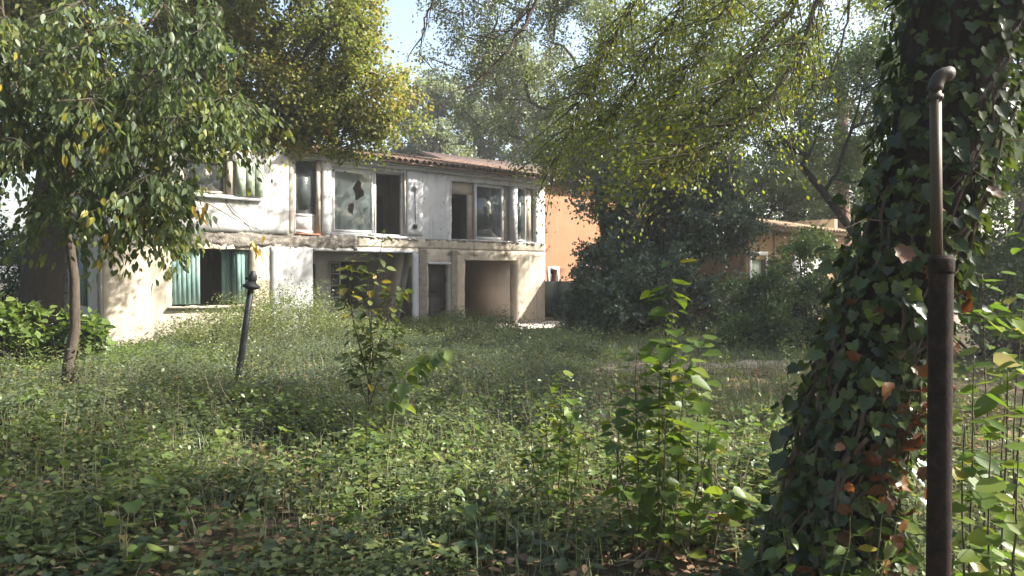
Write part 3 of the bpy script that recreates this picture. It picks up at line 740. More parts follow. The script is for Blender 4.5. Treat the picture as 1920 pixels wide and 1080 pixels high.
# mortar and bird-board line under the eaves
def eave_line():
    xs = np.arange(-9.3, 0.2, 0.1); m = MB()
    for a in xs: m.box(a, a + 0.097, -0.24 + random.uniform(-0.02, 0.02), 0.02, 4.885 + random.uniform(-0.015, 0.015), 4.908, 0.003)
    m.box(-9.3, 0.15, -0.12, 0.02, 4.80, 4.88)
    m.part('eave_moulding', M['whitewash'], house)
eave_line()
MB().box(-3.9, 0.6, -1.7, 0.29, -0.1, 0.045, 0.015).part('doorstep', M['roomside'], house)

# ------------------------------------------------------------------ ochre house, shed, fence
def local_building(name, org, label, cat, rz=40):
    return thing(name, org, label, cat, rz=R(rz))
och = local_building('ochre_house', (1.3, 33.5, 0), 'ochre orange rendered house wall beyond the derelict house', 'house')
wall_grid(-4.0, 9.0, -0.1, 6.0, [(0.55, 1.0, 1.25, 1.9), (2.45, 3.05, 1.2, 2.0)], th=0.3, step=1.2, jit=0).part('wall', M['ochre'], och)
MB().box(-4.0, 9.0, 0.3, 6.0, -0.1, 5.9).part('back_rooms', M['ochre'], och)
for x0, x1, z0, z1 in ((0.55, 1.0, 1.25, 1.9), (2.45, 3.05, 1.2, 2.0)):
    m = MB(); w = 0.14
    m.box(x0 - w, x0, -0.03, 0.05, z0 - w, z1 + w).box(x1, x1 + w, -0.03, 0.05, z0 - w, z1 + w).box(x0, x1, -0.03, 0.05, z1, z1 + w).box(x0, x1, -0.03, 0.05, z0 - w, z0)
    s_ = m.part('window_surround', M['whitewash'], och)
    MB().box(x0, x1, 0.14, 0.15, z0, z1).part('pane', M['glass'], s_)
m = MB(); m.add([[-4.4, -0.5, 5.95], [9.4, -0.5, 5.95], [9.4, 3.2, 7.1], [-4.4, 3.2, 7.1], [-4.4, 6.4, 6.0], [9.4, 6.4, 6.0]], [[[0, 1, 2, 3], [3, 2, 5, 4]]])
for i in range(66): m.tube([[-4.3 + i * 0.208, -0.52, 5.98], [-4.3 + i * 0.208, 3.2, 7.13]], 0.09, 6)
m.part('roof', M['tile'], och)

shed = local_building('garden_shed', (7.35, 23.0, 0), 'tan rendered shed with pale clay tile roof half hidden by bushes', 'shed')
wall_grid(-0.2, 6.2, -0.1, 3.05, [(0.15, 0.95, 0.0, 2.15)], th=0.25, step=0.8, jit=0.004).part('wall', M['shedwall'], shed)
MB().box(-0.2, 0.05, 0.25, 5.0, -0.1, 3.7).part('wall', M['shedwall'], shed)
MB().box(5.95, 6.2, 0.25, 5.0, -0.1, 3.7).part('wall', M['shedwall'], shed)
MB().box(0.15, 0.95, 0.12, 0.17, 0.0, 2.14).part('door', M['palegreen'], shed)
for x0, x1 in ((0.03, 0.14), (0.96, 1.07)): MB().box(x0, x1, -0.03, 0.04, 0.0, 2.27).part('door_trim', M['whitewash'], shed)
MB().box(0.03, 1.07, -0.03, 0.04, 2.275, 2.40).part('door_trim', M['whitewash'], shed)
MB().box(2.6, 4.6, -0.02, 0.02, 0.9, 2.3).part('window_panel', M['whitewash'], shed)
for x in (1.45, 2.45): MB().box(x, x + 0.04, -0.03, 0.0, 0.0, 3.0).part('wall_batten', M['shedwall'], shed)
m = MB(); m.add([[-0.6, -0.5, 3.12], [6.6, -0.5, 3.12], [6.6, 5.2, 4.2], [-0.6, 5.2, 4.2], [-0.6, -0.5, 3.04], [6.6, -0.5, 3.04], [6.6, 5.2, 4.1], [-0.6, 5.2, 4.1]], [[[0, 1, 2, 3], [7, 6, 5, 4], [0, 4, 5, 1], [1, 5, 6, 2], [2, 6, 7, 3], [3, 7, 4, 0]]])
sroof = m.part('roof', M['lighttile'], shed)
n6 = 6; tv = []
for r_, y in ((0.11, 0), (0.09, 0.5), (0.095, 0), (0.075, 0.5)):
    tv += [[r_ * math.cos(math.pi * i / 5), y, r_ * math.sin(math.pi * i / 5)] for i in range(6)]
tf = []
for i in range(5): tf += [[i, i + 1, 7 + i, 6 + i], [12 + i, 18 + i, 19 + i, 13 + i], [i, 12 + i, 13 + i, i + 1]]
stile = np_mesh('roof_tile', np.array(tv), [np.array(tf)], M['lighttile'])
sa = math.atan2(1.08, 5.7)
for row in range(8):
    for c in range(33):
        o = link(bpy.data.objects.new('roof_tile', stile)); o.parent = sroof
        dd = -0.1 + row * 0.42
        o.matrix_local = Matrix.Translation((-0.5 + c * 0.215 + random.uniform(-.01, .01), -0.5 + dd * math.cos(sa), 3.125 + dd * math.sin(sa))) @ Matrix.Rotation(sa - 0.03, 4, 'X') @ Matrix.Rotation(random.uniform(-.04, .04), 4, 'Z')

fen = local_building('metal_fence', (1.75, 28.2, 0), 'dark green metal panel fence between the house corner and the laurel', 'fence', rz=10)
for i in range(5): MB().box(i * 0.72 - 0.6, i * 0.72 + 0.09, 0, 0.03, 0.06, 1.42).part('panel', M['fence'], fen)
for i in range(6): MB().box(i * 0.72 - 0.66, i * 0.72 - 0.605, -0.02, 0.05, -0.05, 1.5).part('post', M['fence'], fen)

# ------------------------------------------------------------------ trees
def copy_tree(root, loc, rz, sc, label, group=None):
    r = link(root.copy()); r.location = loc; r.rotation_euler = (0, 0, rz); r.scale = (sc,) * 3
    r['label'] = label
    if group: r['group'] = group
    for ch in list(root.children):
        c = link(ch.copy()); c.parent = r
    return r
gz = lambda x, y: float(ground_z(x, y))

# great lime tree whose crown hangs over the left of the house
tree('lime_tree', 'huge spreading tree with yellowing leaves hanging over the house roof', 'tree', (-9.9, 15.4, 0),
     [(-9.9, 15.4, -0.1), (-9.85, 15.4, 0.5), (-9.8, 15.5, 2.0), (-9.6, 15.6, 4.0), (-9.2, 15.9, 6.0)], 0.50,
     [((-5.0, 15.8, 8.1), (2.5, 1.8, 3.4), 95), ((-8.6, 15.6, 8.6), (3.4, 2.2, 4.4), 100), ((-11.6, 15.8, 7.4), (2.4, 1.8, 4.0), 60), ((-4.55, 15.5, 5.3), (1.1, 0.9, 0.9), 14),
      ((-3.4, 16.0, 6.0), (1.05, 1.0, 1.7), 24), ((-6.6, 15.4, 5.6), (1.7, 1.2, 1.1), 28)],
     0.72, 600, 0.078, 'linden', 'darkbark', 'wide', droop=0.45, flat=0.55, ntw=9)

# slim tree with long drooping leaves in front of the house
nt_root = thing('slim_garden_tree', (-6.46, 10.7, 0), 'slim tree with long drooping leaves in front of the left end of the house', 'tree')
off = np.array([-6.46, 10.7, 0.0])
ncl = sample_clumps([((-5.15, 9.1, 3.45), (1.2, 1.1, 1.2), 40), ((-5.4, 8.9, 4.9), (2.1, 1.2, 1.3), 36), ((-6.3, 9.2, 3.7), (0.8, 0.9, 0.7), 14), ((-4.9, 9.2, 2.6), (0.8, 0.8, 0.4), 9), ((-4.35, 9.0, 2.75), (0.45, 0.5, 0.3), 8), ((-4.0, 9.1, 3.75), (0.75, 0.7, 0.4), 16)], 0.25)
mb = MB(); skeleton([(-6.46, 10.7, -0.1), (-6.43, 10.7, 0.35), (-6.30, 10.65, 0.9), (-6.27, 10.6, 1.6), (-6.3, 10.5, 2.3), (-6.15, 10.3, 3.1), (-5.9, 10.0, 3.8)], 0.085, ncl, mb, up=0.08, minr=0.006)
mb.part('trunk', M['bark'], nt_root, off, smooth=True)
tw = MB(); P, D, Nn, S, rnd = clump_leaves(ncl, 0.52, 122, 0.105, droop=1.1, flat=0.45, tw_mb=tw, ntw=10, sizevar=0.4, twr=0.004, scat=0.09)
tag(tw.part('twigs', M['twig'], nt_root, off), kind='stuff')
order = np.argsort(P[:, 1] - 0.25 * P[:, 0]); big = order[:300]; rest = order[300:]
leaf_objects(nt_root, 'lance', 'one_cherry', P[big], D[big], Nn[big], S[big] * 1.05, off)
tag(obj('leaf', leaves_mesh('leaf', 'lance', P[rest], D[rest], Nn[rest], S[rest], rnd[rest], M['leaf_cherry'], off), nt_root), kind='stuff')
# a few yellow leaves at the drooping tips
yl = np.concatenate([at(482, 455, 8.6) + rng.normal(size=(10, 3)) * [0.035, 0.035, 0.08], at(375, 400, 8.8) + rng.normal(size=(7, 3)) * [0.12, 0.1, 0.10], at(222, 455, 8.7) + rng.normal(size=(6, 3)) * [0.09, 0.1, 0.10]])
leaf_objects(nt_root, 'lance', 'one_yellow', yl, np.tile([0.1, -0.1, -1.0], (len(yl), 1)) + rng.normal(size=(len(yl), 3)) * 0.3, rdir(len(yl)) + [0, -1, 0.3], rng.uniform(0.09, 0.13, len(yl)), off)
MB().tube(bez((-4.15, 9.2, 2.7), at(482, 430, 8.6), 0.05, 0.04, 5), 0.004, 4).part('drooping_twig', M['twig'], nt_root, off)

# airy ash behind the laurel
ash, _ = tree('ash_tree', 'tall airy ash tree with open crown rising behind the dark laurel', 'tree', (3.3, 22.6, 0),
     [(3.3, 22.6, -0.1), (3.15, 22.6, 1.5), (2.75, 22.5, 3.6), (2.5, 22.4, 5.0), (2.2, 22.3, 6.2)], 0.24,
     [((0.9, 23.6, 8.3), (3.3, 1.4, 2.9), 56), ((4.9, 23.6, 8.3), (2.6, 1.6, 3.2), 42), ((1.3, 21.4, 5.3), (1.6, 1.0, 0.7), 16), ((-1.2, 23.0, 9.6), (1.8, 1.2, 2.0), 26), ((1.5, 24.2, 11.0), (3.2, 1.2, 1.2), 30), ((7.6, 23.4, 9.2), (2.4, 1.4, 2.2), 36), ((4.6, 20.8, 8.6), (2.5, 1.0, 2.2), 9), ((2.6, 18.9, 10.8), (2.2, 1.1, 1.8), 8), ((3.6, 19.9, 8.2), (1.6, 0.7, 1.6), 6), ((2.3, 22.4, 5.0), (1.3, 0.8, 0.6), 18), ((3.6, 22.3, 5.0), (1.6, 1.0, 1.0), 16)],  # includes sparse forward clumps added to dapple the house front
     0.85, 300, 0.09, 'ash', 'bark', 'quad', droop=0.4, flat=0.35, ntw=8)
# second ash to the right, trunk bent
tree('bent_tree', 'grey green tree with a bent dark limb above the tan shed', 'tree', (10.2, 20.0, 0),
     [(10.2, 20.0, -0.1), (9.9, 20.0, 1.5), (9.3, 20.0, 2.7), (8.4, 20.0, 3.9), (7.8, 20.0, 4.6)], 0.15,
     [((7.4, 20.0, 6.3), (2.6, 1.8, 2.0), 42), ((9.8, 20.3, 6.6), (2.2, 2.0, 2.6), 40)],
     0.75, 330, 0.09, 'bush', 'darkbark', 'quad', droop=0.35, flat=0.4, ntw=8)
# pine with a red trunk behind the shed
tree('pine_tree', 'tree with red brown trunk standing behind the tan shed roof', 'tree', (13.2, 29.5, 0),
     [(13.2, 29.5, -0.1), (13.2, 29.5, 3), (13.1, 29.5, 6), (13.2, 29.6, 9)], 0.36,
     [((13.0, 29.5, 8.9), (4.0, 3, 2.6), 60), ((12.6, 28.6, 6.3), (1.6, 0.7, 1.0), 20)], 1.0, 260, 0.13, 'bush', 'redbark', 'quad', droop=0.2)
# silvery trees behind the house
tree('poplar_tree', 'silvery grey green tree rising behind the house roof', 'tree', (-4.6, 43, 0),
     [(-4.6, 43, -0.1), (-4.6, 43, 4), (-4.5, 43, 8), (-4.4, 43, 10)], 0.35,
     [((-4.7, 43, 7.6), (3.0, 2.5, 5.8), 120)], 1.0, 380, 0.17, 'poplar', 'bark', 'wide', droop=0.2)
tree('poplar_tree', 'taller grey green tree behind the middle of the roof', 'tree', (0.2, 46, 0),
     [(0.2, 46, -0.1), (0.2, 46, 4), (0.3, 46, 9), (0.2, 46, 12)], 0.4,
     [((0.2, 46, 9.5), (4.4, 3.0, 7.5), 150)], 1.15, 380, 0.18, 'poplar', 'bark', 'wide', droop=0.2)
# dark laurel mass
def bush(name, label, cat, base, ells, rc, per, size, key, tpl='quad', nstem=7, **kw):
    base = np.asarray(base, float); root = thing(name, base, label, cat)
    cl = sample_clumps(ells); mb = MB()
    for c in cl[rng.permutation(len(cl))[:max(nstem * 5, 12)]]:
        mb.tube(bez(base + rng.normal(size=3) * [0.35, 0.3, 0], c, 0.1, 0.1, 5), np.linspace(0.035, 0.008, 5), 5, cap=False)
    P, D, Nn, S, rnd = clump_leaves(cl, rc, per, size, **kw)
    keep = P[:, 2] > 0.02; P, D, Nn, S, rnd = P[keep], D[keep], Nn[keep], S[keep], rnd[keep]
    mb.part('stems', M['darkbark'], root, base)
    tag(obj('foliage', leaves_mesh('foliage', tpl, P, D, Nn, S, rnd, M['leaf_' + key], base), root), kind='stuff')
    return root
bush('laurel_bush', 'dark glossy evergreen laurel mass beside the house corner', 'bush', (3.9, 20.4, 0),
     [((3.3, 20.2, 1.3), (1.9, 1.5, 1.5), 66), ((3.9, 20.6, 3.2), (1.9, 1.5, 1.9), 74), ((2.4, 20.1, 0.8), (1.2, 1.0, 0.9), 34), ((5.6, 20.3, 3.2), (1.3, 1.0, 0.9), 34), ((5.2, 19.9, 0.8), (1.6, 1.0, 1.0), 30), ((4.6, 20.6, 4.7), (1.5, 1.1, 0.7), 24), ((4.3, 20.4, 5.3), (1.3, 0.9, 1.2), 54), ((3.3, 20.3, 4.3), (0.8, 0.8, 0.9), 26)],
     0.55, 330, 0.10, 'laurel', 'quad', droop=0.3, flat=0.3, ntw=9)
bush('garden_shrub', 'mid green rounded shrub in front of the tan shed', 'shrub', (6.0, 16.0, 0),
     [((6.0, 16.2, 0.95), (1.35, 1.1, 1.15), 46), ((6.9, 16.6, 1.6), (1.0, 0.9, 1.1), 36), ((6.0, 17.2, 1.1), (0.9, 0.8, 0.7), 20), ((5.3, 15.9, 0.5), (0.9, 0.8, 0.6), 16)],
     0.42, 330, 0.075, 'bush', 'quad', droop=0.3, flat=0.5, ntw=8)
bush('hedge_shrub', 'dark hedge shrub behind the ivy covered trunk', 'shrub', (10.0, 15.0, 0),
     [((9.6, 14.6, 1.3), (1.8, 1.4, 1.6), 46), ((12.0, 15.5, 1.9), (2.2, 1.4, 2.3), 50), ((12.6, 15.0, 4.6), (2.2, 1.3, 2.2), 46)], 0.6, 300, 0.10, 'bush', 'quad', droop=0.3)
bush('hedge_shrub', 'tall dark hedge behind the trunk of the huge tree', 'shrub', (-15.5, 21.0, 0), [((-15.5, 21.0, 2.0), (3.0, 1.5, 2.4), 60), ((-19, 20, 3), (2.5, 1.5, 3), 50)], 0.8, 240, 0.13, 'bush', 'quad', droop=0.3)
bush('sunlit_shrub', 'bright green broad leaved shrub at the foot of the huge tree', 'shrub', (-9.2, 13.2, 0),
     [((-9.3, 13.4, 0.55), (1.3, 0.9, 0.7), 30), ((-8.2, 13.6, 0.45), (0.8, 0.6, 0.6), 14), ((-10.6, 13.4, 0.7), (1.2, 0.9, 0.8), 22)],
     0.36, 95, 0.14, 'nettle', 'heart', droop=0.25, flat=0.6, ntw=7)

# light locust tree: trunk beyond the right edge, thin branches hanging into view
lo = np.array([6.4, 7.6, 0.0])
loc_root = thing('locust_tree', lo, 'yellow green fine leaved tree with thin branches hanging in from above', 'tree')
mb = MB(); tw = MB()
lcl = sample_clumps([((6.6, 9.2, 6.6), (2.6, 2.4, 1.5), 46), ((2.8, 9.0, 6.4), (1.6, 1.6, 0.9), 16)])
skeleton([(6.4, 7.6, -0.1), (6.3, 7.7, 1.5), (6.1, 7.8, 3.4), (5.7, 8.0, 5.0)], 0.2, lcl, mb)
P, D, Nn, S, rnd = clump_leaves(lcl, 0.75, 300, 0.06, droop=0.5, flat=0.3, tw_mb=tw, ntw=8, twr=0.004)
hang = [  # photo-traced courses of the hanging branches: (points, radius, leafiness)
    ([(1520, -120, 8.2), (1490, 10, 8.0), (1400, 110, 7.8), (1320, 225, 7.6), (1262, 300, 7.5)], 0.038, 0.9),
    ([(1560, -120, 7.9), (1530, 5, 7.7), (1490, 120, 7.5), (1420, 215, 7.4), (1330, 280, 7.3), (1230, 320, 7.2)], 0.034, 0.7),
    ([(1430, -150, 8.8), (1380, -20, 8.6), (1310, 90, 8.5), (1255, 190, 8.4), (1225, 270, 8.3)], 0.022, 1.1),
    ([(1340, -150, 9.0), (1290, -10, 9.0), (1230, 80, 8.9), (1180, 170, 8.8), (1130, 235, 8.8)], 0.016, 1.1),
    ([(1600, -100, 8.4), (1590, 30, 8.3), (1560, 130, 8.2), (1500, 240, 8.1)], 0.02, 0.3),
    ([(1260, -160, 9.4), (1200, -10, 9.4), (1140, 90, 9.3), (1090, 190, 9.2), (1050, 290, 9.2)], 0.014, 0.8),
    ([(1050, -160, 8.4), (1010, 5, 8.3), (965, 80, 8.2), (912, 140, 8.2), (868, 182, 8.1)], 0.028, 0.04),
    ([(1060, -160, 8.5), (1000, -10, 8.4), (960, 60, 8.4), (905, 85, 8.3)], 0.016, 0.04),
    ([(860, -160, 8.6), (815, 5, 8.5), (797, 38, 8.5), (790, 85, 8.5), (786, 120, 8.5)], 0.017, 0.02),
    ([(1045, -100, 8.8), (1035, 20, 8.8), (1035, 80, 8.8), (1020, 110, 8.8)], 0.009, 0.1),
]
HP = []; HD = []
for pts, r0, leafy in hang:
    C = np.array([at(*p) for p in pts]); tt = np.linspace(0, 1, len(C)); t2 = np.linspace(0, 1, 22)
    Q = np.stack([np.interp(t2, tt, C[:, k]) for k in range(3)], -1)
    for _ in range(2): Q[1:-1] = (Q[:-2] + 2 * Q[1:-1] + Q[2:]) / 4
    Q[1:-1] += rng.normal(size=(20, 3)) * 0.012
    mb.tube(Q, np.linspace(r0, 0.004, 22), 6)
    T = unit(np.gradient(Q, axis=0))
    for k in range(3, 21):
        nsub = 3 if leafy > 0.3 else (1 if k % 3 == 0 else 0)
        for _ in range(nsub):
            ln = rng.uniform(0.25, 1.0) * (1 if leafy > 0.3 else 0.45)
            d = unit(T[k] * 1.2 + rng.normal(size=3) * [0.65, 0.6, 0.45] + [-0.1, 0, -0.1])
            W = bez(Q[k], Q[k] + d * ln, 0.08, 0.06, 5); tw.tube(W, np.linspace(0.010, 0.0035, 5), 4, cap=False)
            nl = int(58 * leafy * ln / 0.5)
            if nl:
                t = rng.uniform(0.1, 1.05, nl); pp = W[0] + (W[-1] - W[0]) * t[:, None] + rng.normal(size=(nl, 3)) * 0.10
                HP.append(pp); HD.append(d + rdir(nl) * 0.9 + [0, 0, -0.4])
HP = np.concatenate(HP); HD = np.concatenate(HD); n = len(HP)
P = np.concatenate([P, HP]); D = np.concatenate([D, HD]); Nn = np.concatenate([Nn, rdir(n) * 0.6 + [0, 0, 0.5]])
S = np.concatenate([S, rng.uniform(0.03, 0.058, n)]); rnd = np.concatenate([rnd, rng.uniform(0, 1, n)])
mb.part('trunk', M['bark'], loc_root, lo, smooth=True)
tag(tw.part('twigs', M['twig'], loc_root, lo), kind='stuff')
tag(obj('crown', leaves_mesh('crown', 'quad', P, D, Nn, S, rnd, M['leaf_locust'], lo), loc_root), kind='stuff')

# trees behind the shed, unseen added shade trees, right edge trees shading the lawn
tree('hedge_tree', 'dense dark tree crown right behind the tan shed roof', 'tree', (9.5, 31.5, 0), [(9.5, 31.5, 0), (9.5, 31.5, 2), (9.5, 31.5, 4)], 0.2, [((9.6, 31.5, 5.0), (3.0, 1.5, 2.6), 70), ((14.5, 32, 4.8), (2.8, 1.5, 2.6), 50), ((6.0, 31.5, 7.5), (3.0, 1.5, 2.5), 50)], 1.0, 330, 0.13, 'bush', 'darkbark', 'quad', droop=0.2)
tree('hedge_tree', 'dense dark tree far behind the shed', 'tree', (20, 40, 0), [(20, 40, 0), (20, 40, 3), (20, 40, 5)], 0.3, [((13, 40, 4.5), (6, 2, 4.5), 90), ((24, 40, 5), (7, 2, 5), 90)], 1.3, 260, 0.2, 'bush', 'darkbark', 'wide')
for lx, ly, rz, sc, lab in ((-9, -5, 0.5, 0.9, 'unseen tree added to block sky, behind the viewer to the left'), (-1, -9, 1.7, 1.0, 'unseen tree added to block sky, directly behind the viewer'), (8, -5, 3.0, 0.9, 'unseen tree added to block sky, behind the viewer to the right'),
                       (-14, 5, 5.0, 1.0, 'unseen tree added to block sky, beyond the left edge'), (-2.5, -1.5, 4.4, 0.8, 'unseen tree added to block sky, arching over the viewer')):
    copy_tree(ash, (lx, ly, 0), rz, sc, lab, 'added sky blocking trees around the viewer')  # unseen ash copies, added to cut the skylight reaching the garden
tree('shade_tree', 'sparse unseen tree added beyond the right edge to cast dapples', 'tree', (14.5, 4.4, 0), [(14.5, 4.4, -0.1), (14.4, 4.4, 3), (14, 4.4, 6), (13.4, 4.4, 8)], 0.2,
     [((13.0, 4.0, 10.4), (2.0, 1.9, 1.9), 10)], 0.7, 170, 0.09, 'ash', 'bark', 'quad')  # out of view, added to dapple the near ground
copy_tree(ash, (12.0, 12.8, 0), 2.1, 0.85, 'leafy tree at the right edge beyond the ivy covered trunk')
copy_tree(ash, (14.5, 21.0, 0), 4.0, 1.0, 'tree filling the gap between the bent tree and the ivy trunk')

# ------------------------------------------------------------------ ivy covered trunk close on the right
IY = 3.6
ipath = np.array([(1.46, IY, -0.15), (1.50, IY, 0.1), (1.56, IY, 0.4), (1.69, IY, 1.0), (1.86, IY, 1.55), (2.06, IY, 2.2), (2.20, IY, 3.0), (2.5, IY + 0.1, 4.3), (2.9, IY + 0.2, 5.6)])
irad = np.array([0.26, 0.225, 0.205, 0.195, 0.205, 0.225, 0.25, 0.25, 0.2])
ib = ipath[0] * [1, 1, 0]
ivy_t = thing('ivy_covered_tree', ib, 'leaning dark trunk smothered in ivy with brown dead leaves, close on the right', 'tree')
def ivy_surface(t, a, out):
    """point on the trunk at height fraction t, angle a (0 = towards the camera)"""
    k = np.linspace(0, 1, len(ipath))
    c = np.stack([np.interp(t, k, ipath[:, i]) for i in range(3)], -1); r = np.interp(t, k, irad)
    d = np.stack([np.sin(a), -np.cos(a), np.zeros_like(a)], -1)
    return c + d * (r + out)[:, None], d
def rough_trunk():
    n, m = 70, 26; t = np.linspace(0, 1, n); a = np.linspace(0, 2 * math.pi, m, endpoint=False)
    T, A = np.meshgrid(t, a, indexing='ij')
    o = 0.03 * fnoise(A * 2.5, T * 9, 1.0, 4) + 0.02 * fnoise(np.cos(A) * 6, T * 30, 1, 1) + 0.07 * np.maximum(0, 0.12 - T) * 8 * np.abs(np.sin(A * 2.5))
    p, _ = ivy_surface(T.ravel(), A.ravel(), o.ravel()); mb = MB()
    i, j = np.meshgrid(np.arange(n - 1), np.arange(m), indexing='ij'); j2 = (j + 1) % m
    mb.add(p, [np.stack([i * m + j, i * m + j2, (i + 1) * m + j2, (i + 1) * m + j], -1).reshape(-1, 4)])
    return mb
mb = rough_trunk()
icl = sample_clumps([((3.9, 3.4, 7.4), (2.2, 1.4, 1.2), 16), ((4.9, 4.7, 6.5), (0.9, 1.0, 1.0), 20), ((5.0, 6.2, 7.7), (1.0, 0.9, 0.8), 10)])  # crown clumps out of view, added to shade the near ground
sk = MB(); skeleton(ipath[4:], 0.19, icl, sk)
mb.add(np.concatenate(sk.v), [np.concatenate(x) for x in sk.f.values()])
mb.part('trunk', M['darkbark'], ivy_t, ib, smooth=True)
vm = MB()
for _ in range(75):
    t0 = rng.uniform(0, 0.5); L = rng.uniform(0.08, 0.35); k = 12
    t = np.linspace(t0, min(t0 + L, 0.75), k); a = rng.uniform(-2.0, 2.0) + np.cumsum(rng.normal(size=k) * 0.14)
    p, _ = ivy_surface(t, a, 0.02 + rng.uniform(0, 0.05) + 0.015 * rng.normal(size=k)); vm.tube(p, rng.uniform(0.003, 0.011), 5, cap=False)
for _ in range(110):                                   # fine dry twigs sticking out
    t = np.array([rng.uniform(0, 0.68)]); a = np.array([rng.uniform(-2.2, 2.2)])
    p0, d0 = ivy_surface(t, a, np.array([0.02])); p1 = p0[0] + d0[0] * rng.uniform(0.05, 0.16) + rng.normal(size=3) * 0.09
    vm.tube(bez(p0[0], p1, 0, 0.15, 5), np.linspace(0.003, 0.0012, 5), 4, cap=False)
tag(vm.part('ivy_stems', M['ivystem'], ivy_t, ib), kind='stuff')
def ivy_set(n, amax, out0, out1, tmax=0.72):
    t = rng.uniform(0.0, tmax, n); a = rng.uniform(-amax, amax, n)
    P, d = ivy_surface(t, a, rng.uniform(out0, out1, n))
    Nn = d * 1.0 + rdir(n) * 0.55 + [0, 0, 0.45]
    D = np.tile([0, 0, -0.8], (n, 1)) + rdir(n) * 0.6 + d * 0.5
    return P, D, Nn, 0.032 + 0.058 * rng.uniform(0, 1, n) ** 1.6
P, D, Nn, S = ivy_set(5200, 3.14, 0.0, 0.09, 0.85); S *= 0.95
tag(obj('leaf', leaves_mesh('leaf', 'ivy', P, D, Nn, S, rng.uniform(0, 1, len(P)), M['leaf_ivy'], ib), ivy_t), kind='stuff')
P, D, Nn, S = ivy_set(230, 1.7, 0.04, 0.14, 0.62)
leaf_objects(ivy_t, 'ivy', 'one_ivy', P, D, Nn, S * 1.0, ib)
# leaves fringing the outline on both sides
P, D, Nn, S = ivy_set(70, 1.0, 0.10, 0.26, 0.62)
a = np.where(rng.uniform(size=70) < 0.65, -1, 1) * rng.uniform(1.2, 1.8, 70); t = rng.uniform(0.05, 0.62, 70)
P, d = ivy_surface(t, a, rng.uniform(0.06, 0.20, 70)); D = d * 0.7 + rdir(70) * 0.5 + [0, 0, -0.5]; Nn = rdir(70) * 0.6 + [0.2, -0.5, 0.6]
leaf_objects(ivy_t, 'ivy', 'one_ivy', P, D, Nn, S * 1.15, ib)
# brown dead leaves caught in the ivy
t = np.clip(np.concatenate([rng.normal(0.34, 0.07, 50), rng.uniform(0.05, 0.6, 40)]), 0.02, 0.65); a = np.concatenate([rng.normal(0.25, 0.45, 50), rng.uniform(-1.1, 1.2, 40)])
P, d = ivy_surface(t, a, rng.uniform(0.09, 0.17, len(t))); D = np.tile([0, 0, -0.9], (len(t), 1)) + rdir(len(t)) * 0.6; Nn = d + rdir(len(t)) * 0.6
leaf_objects(ivy_t, 'dead', 'one_dead', P, D, Nn, rng.uniform(0.045, 0.088, len(t)), ib, name='dead_leaf', bend=1.1)
P, D, Nn, S, rnd = clump_leaves(icl, 0.8, 230, 0.10, droop=0.3)
tag(obj('crown', leaves_mesh('crown', 'wide', P, D, Nn, S, rnd, M['leaf_bush'], ib), ivy_t), kind='stuff')

# ------------------------------------------------------------------ pipe post and leaning lamp post
po = np.array([1.395, 2.4, 0.0])
pole = thing('pipe_post', po, 'rusty upright pipe post with a thinner elbowed pipe on top, before the ivy trunk', 'post')
r_ = MB().tube([(1.395, 2.4, -0.2), (1.393, 2.4, 1.0), (1.392, 2.4, 1.70), (1.392, 2.4, 1.715)], [0.037, 0.0365, 0.036, 0.033], 20); r_.part('sleeve', M['rust'], pole, po, smooth=False)
MB().tube([(1.380, 2.4, 1.60), (1.374, 2.4, 1.9), (1.368, 2.4, 2.25)], 0.0175, 16).part('pipe', M['galv'], pole, po, smooth=True)
MB().tube([(1.392, 2.4, 1.655), (1.392, 2.4, 1.665), (1.392, 2.4, 1.70), (1.392, 2.4, 1.708)], [0.037, 0.0395, 0.0395, 0.037], 20).part('collar', M['rust'], pole, po)
MB().tube([(1.3675, 2.4, 2.215), (1.3675, 2.4, 2.232)], 0.0245, 14).part('coupling', M['cap'], pole, po)
k = np.linspace(0, math.pi / 2, 8)
elbow = np.stack([1.368 + 0.035 * (1 - np.cos(k)), np.full(8, 2.4), 2.25 + 0.05 * np.sin(k)], -1)
MB().tube(np.concatenate([[(1.368, 2.4, 2.235)], elbow, [(1.415, 2.405, 2.303)]]), [0.0225] * 9 + [0.0235], 14).part('elbow', M['cap'], pole, po, smooth=True)

lb = at(440, 745, 10.0); lt = at(474, 515, 10.0); lp = np.array([lb[0], lb[1], 0.0])
lamp = thing('lamp_post', lp, 'leaning black broken lamp post without its lantern, among the brambles', 'lamp post')
ax = unit(lt - lb); at_ = lambda s: lb + ax * s; Lp = np.linalg.norm(lt - lb)
MB().tube([at_(-0.2), at_(0.0), at_(0.25), at_(0.3), at_(0.8), at_(Lp * 0.9)], [0.055, 0.055, 0.05, 0.043, 0.043, 0.041], 14).part('shaft', M['iron'], lamp, lp, smooth=True)
MB().tube([at_(Lp * 0.88), at_(Lp * 0.895), at_(Lp * 0.91), at_(Lp * 0.925), at_(Lp * 0.95)], [0.05, 0.115, 0.12, 0.075, 0.05], 12).part('collar', M['iron'], lamp, lp)
MB().tube([at_(Lp * 0.945), at_(Lp * 0.96), at_(Lp * 1.0), at_(Lp * 1.012), at_(Lp * 1.03)], [0.05, 0.062, 0.055, 0.035, 0.03], 10).part('broken_socket', M['iron'], lamp, lp)
c = at_(Lp * 0.975); MB().tube([c, c + [-0.09, 0, -0.01]], 0.018, 8).part('bracket_stub', M['iron'], lamp, lp)

